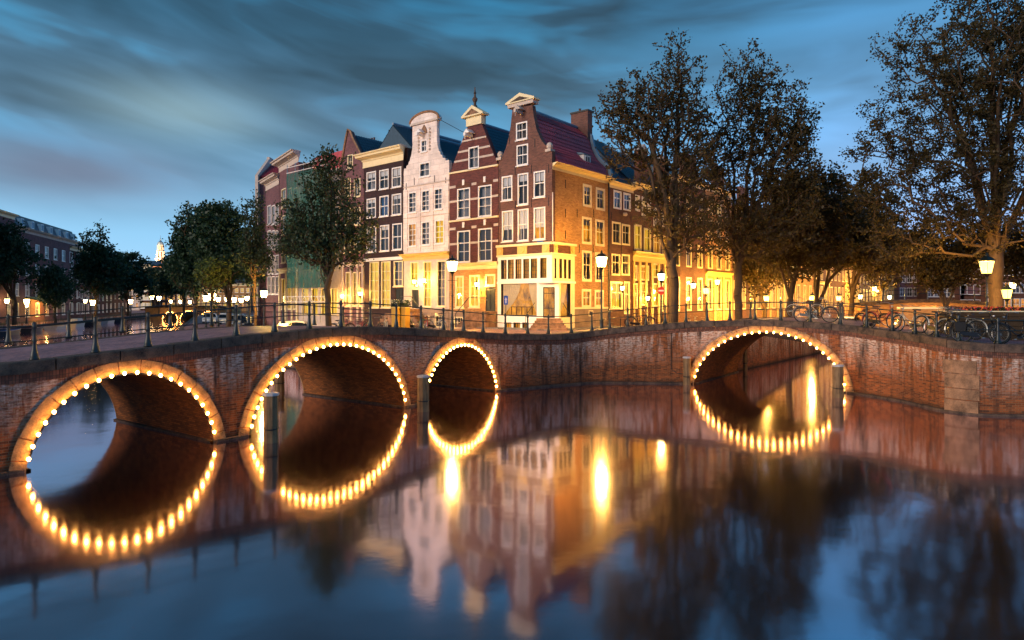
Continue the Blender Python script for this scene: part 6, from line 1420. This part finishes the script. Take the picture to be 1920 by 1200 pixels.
flowers(r, .1, L_-.1, .05, .95, 1.05, 3200, ['petal_red', 'petal_orange'], .30, 'leaf_green')
# ================================================================== far bridges
def flat_bridge(label, x0, x1, y, depth, rot, zt, arches, mat, zb=-.6, strings=None, rail=True, name='canal_bridge'):
    r = empty(name, (x0, y, 0), rot, label, 'bridge'); L = x1; out = [(0, zb)]
    for c, a, h in arches:
        out += [(c+a*math.cos(t), -.1+(h+.1)*math.sin(t)) for t in np.linspace(PI, 0, 21)]
        out[-21] = (c-a, zb) if 0 else out[-21]
    out += [(L, zb), (L, zt-.3)]+[(L*(1-t), zt-.3+.35*math.sin(PI*t)) for t in np.linspace(.1, .9, 9)]+[(0, zt-.3)]
    o2 = []
    for i, q in enumerate(out): o2.append(q)
    MB().prism(o2, 0, depth).build('wall', M[mat], r)
    cp = MB()
    for k in range(12):
        a_, b_ = k/12, (k+1)/12; za, zb_ = zt-.3+.35*math.sin(PI*a_), zt-.3+.35*math.sin(PI*b_)
        cp.add([(L*a_, yy, z) for yy in (-.12, depth+.12) for z in (za-.0, za+.3)]+[(L*b_, yy, z) for yy in (-.12, depth+.12) for z in (zb_-.0, zb_+.3)], [(0, 4, 5, 1), (1, 5, 7, 3), (2, 3, 7, 6)])
    cp.build('coping', M['stone'], r)
    for c, a, h in arches:
        n = 11; vs = MB()
        for k in range(n):
            t0, t1 = PI*k/n+.02, PI*(k+1)/n-.02
            MB().add([(c+(a+e)*math.cos(t), yy, -.1+(h+.1+e)*math.sin(t)) for t in (t0, t1) for e in (0, .32) for yy in (-.05, .02)], [(0, 4, 6, 2), (2, 6, 7, 3), (0, 1, 5, 4), (0, 2, 3, 1), (4, 5, 7, 6)]).build('arch_stone', M['arch_stone'], r)
    if rail:
        mb = MB()
        for k in range(int(L/1.8)+1): mb.lathe([(.07, 0), (.04, .3), (.035, .9), (.05, .95)], 5, (k*1.8, .1, zt-.3+.35*math.sin(PI*min(1, k*1.8/L))+.3))
        for hh in (.5, .9): mb.tube([(L*t, .1, zt+.35*math.sin(PI*t)+hh) for t in np.linspace(0, 1, 13)], .025, 4)
        mb.build('railing', M['iron'], r)
    return r
def flat_string(label, x0, y, rot, arches, n, k=1.0, ms='bulb'):
    r = empty('bulb_string', (x0, y, 0), rot, label, 'string of lights', 'strings of bulbs round the far bridge arches')
    for c, a, h in arches:
        for t in np.linspace(.06*PI, .94*PI, n): link('bulb', bulb_me, r, (c+(a+.05)*math.cos(t), -.14, -.1+(h+.16)*math.sin(t)), (0, 0, 0), (k, k, k))
        MB().tube([(c+(a+.02)*math.cos(t), -.10, -.1+(h+.12)*math.sin(t)) for t in np.linspace(.04*PI, .96*PI, 21)], .02, 4).build('cable', M['dark_metal'], r)
D_ = 145; ax = [(5.5, 1.6, 1.75), (9.6, 1.9, 2.0), (14.0, 1.9, 1.9)]
flat_bridge('small far brick bridge with lit arches across the left canal', (272-CX)/F*D_, 18.5, D_, 7, .06, 2.9, ax, 'orange_brick'); flat_string('bulbs round the three arches of the far bridge on the left canal', (272-CX)/F*D_, D_, .06, ax, 20, .9)
P0 = Vector(((1614-CX)/F*60.5, 60.5)); L_ = 11.0
flat_bridge('far brick bridge with a bulb-lit arch behind the paired bicycles', P0.x, L_, P0.y, 6, -.35, 4.05, [(5.6, 3.5, 3.55)], 'orange_brick', zb=-.6); flat_string('bulbs round the arch of the far bridge behind the paired bicycles', P0.x, P0.y, -.35, [(5.6, 3.5, 3.55)], 30, 1.2)
# capped wall running on to the right behind the flower box
q0 = Vector((27.6, 46.0)); r = empty('garden_wall', (q0.x, q0.y, 2.4), -.12, 'low tan wall with a pale cap behind the flower box and the huge trunk', 'wall')
MB().box(0, 22, 0, .4, -.2, 1.25).build('wall', M['orange_brick'], r); MB().box(-.05, 22.05, -.06, .46, 1.255, 1.40).build('wall_cap', M['cream'], r)
# ================================================================== cars
def car_meshes(body_mat, L=4.1, H=1.45, van=False):
    hw = .84; c = {}
    prof = [(-L/2, .35), (-L/2, .78), (-L/2+.12, .90), (-L*.22, .95), (L*.20, .92), (L*.38, .84), (L/2-.04, .68), (L/2, .36)] if not van else [(-L/2, .35), (-L/2, 1.0), (L*.30, 1.0), (L/2-.05, .85), (L/2, .36)]
    mb = MB(); n = len(prof)
    for y, k in ((-hw, .93), (-hw*.98, 1.0), (hw*.98, 1.0), (hw, .93)):
        for x, z in prof: mb.v.append((x*(1 if abs(y) < hw else .985), y, .35+(z-.35)*k+(0 if abs(y) < hw else .03)))
    for j in range(3):
        for i in range(n): mb.f.append((j*n+i, j*n+(i+1) % n, (j+1)*n+(i+1) % n, (j+1)*n+i)); mb.m.append(0)
    mb.f += [tuple(range(n))[::-1], tuple(3*n+i for i in range(n))]; mb.m += [0, 0]
    c['body'] = mb.mesh('body', M[body_mat], False)
    zb = .93 if not van else 1.0; cab = [(-L*.42, zb), (-L*.34, H-.06), (-L*.05, H), (L*.08, H-.04), (L*.24, zb)] if not van else [(-L*.49, zb), (-L*.48, H-.05), (L*.16, H), (L*.32, zb)]
    c['window_glass'] = MB().add([(x, y*(.80 if z < H-.3 else .64), z) for y in (-1, 1) for x, z in cab], [tuple(range(len(cab)))[::-1], tuple(range(len(cab), 2*len(cab)))]+[(i, (i+1) % len(cab), (i+1) % len(cab)+len(cab), i+len(cab)) for i in range(len(cab))]).mesh('window_glass', M['car_glass'])
    top = [(cab[1][0]-.05, cab[1][1]-.05)]+cab[1:-1]+[(cab[-2][0]+.10, cab[-2][1]-.07)]; c['roof'] = MB().prism([(x, z+.05) for x, z in top]+[(x, z-.08) for x, z in top[::-1]], -.69, .69).mesh('roof', M[body_mat])
    c['wheel'] = MB().add([(.31*math.cos(t), y, .31*math.sin(t)) for y in (-.1, .1) for t in np.linspace(0, 2*PI, 13)[:-1]], [tuple(range(12))[::-1], tuple(range(12, 24))]+[(i, (i+1) % 12, (i+1) % 12+12, i+12) for i in range(12)]).mesh('wheel', M['tyre'])
    c['headlight'] = MB().box(-.03, .03, -.16, .16, -.07, .07).mesh('headlight', M['chrome']); c['taillight'] = MB().box(-.03, .03, -.14, .14, -.09, .09).mesh('taillight', M['sign_red'])
    c['L'] = L; return c
M['car_glass'] = plain('car_glass', S(16, 20, 26), .06, .0, var=.05, spec=.8)
for nm, col in (('white_car', (205, 205, 205)), ('blue_car', (24, 64, 120)), ('black_car', (18, 18, 22)), ('silver_car', (130, 136, 142)), ('red_car', (120, 24, 24))): M[nm] = plain(nm, S(*col), .22, .2, var=.04, bs=0)
CM = {}
def car(x, y, gz, rot, mat, label, group, van=False):
    k = (mat, van); 
    if k not in CM: CM[k] = car_meshes(mat, 4.6 if van else 4.1, 1.9 if van else 1.45, van)
    c = CM[k]; r = empty('parked_car', (x, y, gz), rot, label, 'car' if not van else 'van', group)
    for nm in ('body', 'window_glass', 'roof'): link(nm, c[nm], r, (0, 0, 0))
    for sx in (-.31, .30):
        for sy in (-.76, .76): link('wheel', c['wheel'], r, (c['L']*sx, sy, .31))
    for sy in (-.56, .56): link('headlight', c['headlight'], r, (c['L']/2-.02, sy, .66)); link('taillight', c['taillight'], r, (-c['L']/2+.0, sy, .74))
    return r
cl = [('black_car', 'black car parked at the left edge of the left bank'), ('white_car', 'bright white car parked on the left bank, right of the edge tree'), ('blue_car', 'first dark blue car right of the white one on the left bank'), ('blue_car', 'second blue car on the left bank, near the low rounded tree'), ('black_car', 'black car behind the red and blue boat'), ('blue_car', 'bright blue car in the middle of the left bank row'), ('silver_car', 'silver car left of the pale lamp on the left bank'), ('black_car', 'dark car right of the round pale lamp'), ('white_car', 'white car farther down the left bank row'), ('silver_car', 'pale car before the long low brown house'), ('black_car', 'dark car near the end of the left bank row'), ('white_car', 'last white car of the left bank row'), ('silver_car', 'farthest small pale car on the left bank')]
for k, (mt, lab) in enumerate(cl):
    y = 80+k*5.9; x = np.interp(y, [60, 89, 154], [-57, -68, -89])-3.2; car(x, y, 1.35, .35+random.Random(k).uniform(-.1, .1)+(PI if k % 3 else 0), mt, lab, 'cars parked along the left bank', van=False)
for k, (px_, D_, rot, mt, lab) in enumerate(((394, 88, -1.2, 'white_car', 'white car parked left of the tree trunks on the left quay'), (424, 84, -1.25, 'white_car', 'second white car on the left quay, between two railing posts'), (447, 78, -1.3, 'silver_car', 'silver car on the left quay with a lit windscreen'), (470, 70, -1.3, 'black_car', 'dark car nearest the slender tree'), (563, 50, .15, 'white_car', 'white car seen over the bridge deck left of the quay tree'))):
    x = (px_-CX)/F*D_; car(x, D_, height(x, D_, isl_g(x, D_))+.02, rot, mt, lab, 'cars parked on the quay beyond the left bridge')
car((1592-CX)/F*62, 62, 1.3, .9, 'white_car', 'white car beyond the right bridge behind the leaning bicycle', 'cars parked on the side street')
# ================================================================== boats
M['hull_dark'] = plain('hull_dark', S(30, 34, 48), .5, var=.2); M['hull_white'] = plain('hull_white', S(200, 196, 200), .4, var=.1); M['tarp_blue'] = plain('tarp_blue', S(40, 74, 130), .7, var=.2); M['tarp_red'] = plain('tarp_red', S(140, 40, 56), .7, var=.2); M['tarp_pale'] = plain('tarp_pale', S(176, 160, 150), .7, var=.2)
def boat(x, y, rot, L, hull, tarp, label, cabin=False):
    r = empty('moored_boat', (x, y, 0), rot, label, 'boat', 'boats moored along the left bank'); n = 9; V = []
    for i in range(n):
        t = i/(n-1); w_ = L*.15*(1-max(0, (t-.45)/.55)**2.2)*(1 if t > .1 else .9); sh = .55+.25*t**2
        V += [(L*(t-.5), -w_, sh), (L*(t-.5)*.97, -w_*.7, -.15), (L*(t-.5)*.97, w_*.7, -.15), (L*(t-.5), w_, sh)]
    Fc = [(i*4+j, i*4+j+1, (i+1)*4+j+1, (i+1)*4+j) for i in range(n-1) for j in range(3)]+[(0, 3, 2, 1)]
    MB().add(V, Fc).build('hull', M[hull], r, smooth=False)
    V2 = []
    for i in range(n-1):
        t = .04+i/(n-2)*.82; w_ = L*.15*(1-max(0, (t-.45)/.55)**2.2)*.9; sh = .57+.25*t**2; V2 += [(L*(t-.5), -w_, sh), (L*(t-.5), 0, sh+.30), (L*(t-.5), w_, sh)]
    MB().add(V2, [(i*3+j, i*3+j+1, (i+1)*3+j+1, (i+1)*3+j) for i in range(n-2) for j in range(2)]+[(0, 2, 1), ((n-2)*3, (n-2)*3+1, (n-2)*3+2)]).build('tarpaulin', M[tarp], r)
    MB().tube([(V[i*4][0], V[i*4][1], V[i*4][2]+.02) for i in range(n)]+[(V[i*4+3][0], V[i*4+3][1], V[i*4+3][2]+.02) for i in range(n-1, -1, -1)], .04, 4, closed=True).build('gunwale', M['tarp_pale'], r)
    if cabin: MB().prism([(-L*.25, .7), (-L*.22, 1.35), (L*.08, 1.4), (L*.16, .75)], -L*.09, L*.09).build('cabin', M['hull_white'], r)
for k, (hull, tarp, cb, L_, lab) in enumerate((('hull_dark', 'tarp_pale', 0, 9, 'long dark barge at the left edge of the canal'), ('hull_white', 'tarp_pale', 1, 6.5, 'white cabin boat below the white car'), ('hull_dark', 'tarp_blue', 0, 6.5, 'dark boat under a blue tarpaulin'), ('hull_dark', 'tarp_red', 0, 5.5, 'blue and red covered boat in the middle of the row'), ('hull_white', 'tarp_pale', 0, 7, 'pale open boat right of the red covered one'), ('hull_white', 'tarp_blue', 1, 6, 'white boat with blue cover under the pale lamp'), ('hull_dark', 'tarp_pale', 0, 7, 'dark boat with pale cover right of the round lamp'), ('hull_white', 'tarp_pale', 0, 6, 'small pale boat far down the row'), ('hull_dark', 'tarp_blue', 0, 7, 'farthest dark boat before the far bridge'))):
    y = 64+k*8.6; x = np.interp(y, [60, 89, 154], [-57, -68, -89])+2.0; boat(x, y, math.atan2(1, -.33)+.03*(-1)**k, L_, hull, tarp, lab, cb)
# lit awning on the left bank
r = empty('awning', (-69.5, 92.5, 1.35), math.atan2(1, -.33), 'small amber-lit awning at the left edge below the hotel', 'awning')
MB().prism([(0, 2.6), (7, 2.6), (7, 2.75), (0, 2.75)], -2.4, 0, T=lambda x, y, z: (x, y, z+(y+2.4)*.35)).build('canopy', M['yellow_paint'], r)
for x_ in (.2, 3.5, 6.8): MB().tube([(x_, -2.3, 0), (x_, -2.3, 2.6)], .04, 5).build('post', M['iron'], r)
l_ = bpy.data.lights.new('awning_light', 'POINT'); l_.energy = 900; l_.color = LAMP; l_.shadow_soft_size = .2; lo = bpy.data.objects.new('awning_light', l_); COL.objects.link(lo); lo.parent = r; lo.location = (3.5, -1.5, 2.2)
# cafe terrace by the side street
M['rattan'] = plain('rattan', S(120, 84, 50), .7, var=.3)
def cafe_table(x, y, g, label):
    r = empty('cafe_table', (x, y, g), .3, label, 'table', 'cafe tables on the side street'); MB().lathe([(.34, .72), (.35, .74), (.34, .76)], 14).build('tabletop', M['pale_stone'], r); MB().lathe([(.2, 0), (.19, .03), (.03, .06), (.03, .72)], 8).build('pedestal', M['dark_metal'], r)
def cafe_chair(x, y, g, rot, label):
    r = empty('cafe_chair', (x, y, g), rot, label, 'chair', 'cafe chairs on the side street'); MB().box(-.2, .2, -.2, .2, .43, .46).build('seat', M['rattan'], r); MB().prism([(-.2, .5), (.2, .5), (.22, .86), (0, .92), (-.22, .86)], .17, .2).build('backrest', M['rattan'], r)
    for a_ in (-.18, .18):
        for b_ in (-.17, .18): MB().tube([(a_, b_, 0), (a_*.95, b_*.95, .5 if b_ > 0 else .43)], .012, 4).build('leg', M['dark_metal'], r)
for k, (px_, D_, lab) in enumerate(((1163, 43, 'round cafe table nearest the corner cafe wall'), (1196, 45, 'round cafe table in front of the yellow shop'), (1222, 46.5, 'round cafe table beside the no-entry sign'))):
    x = (px_-CX)/F*D_; g_ = height(x, D_, isl_g(x, D_)); cafe_table(x, D_, g_, lab); cafe_chair(x-.65, D_+.1, g_, -PI/2+PI, lab.replace('round cafe table', 'left chair of the table')); cafe_chair(x+.65, D_, g_, -PI/2, lab.replace('round cafe table', 'right chair of the table'))
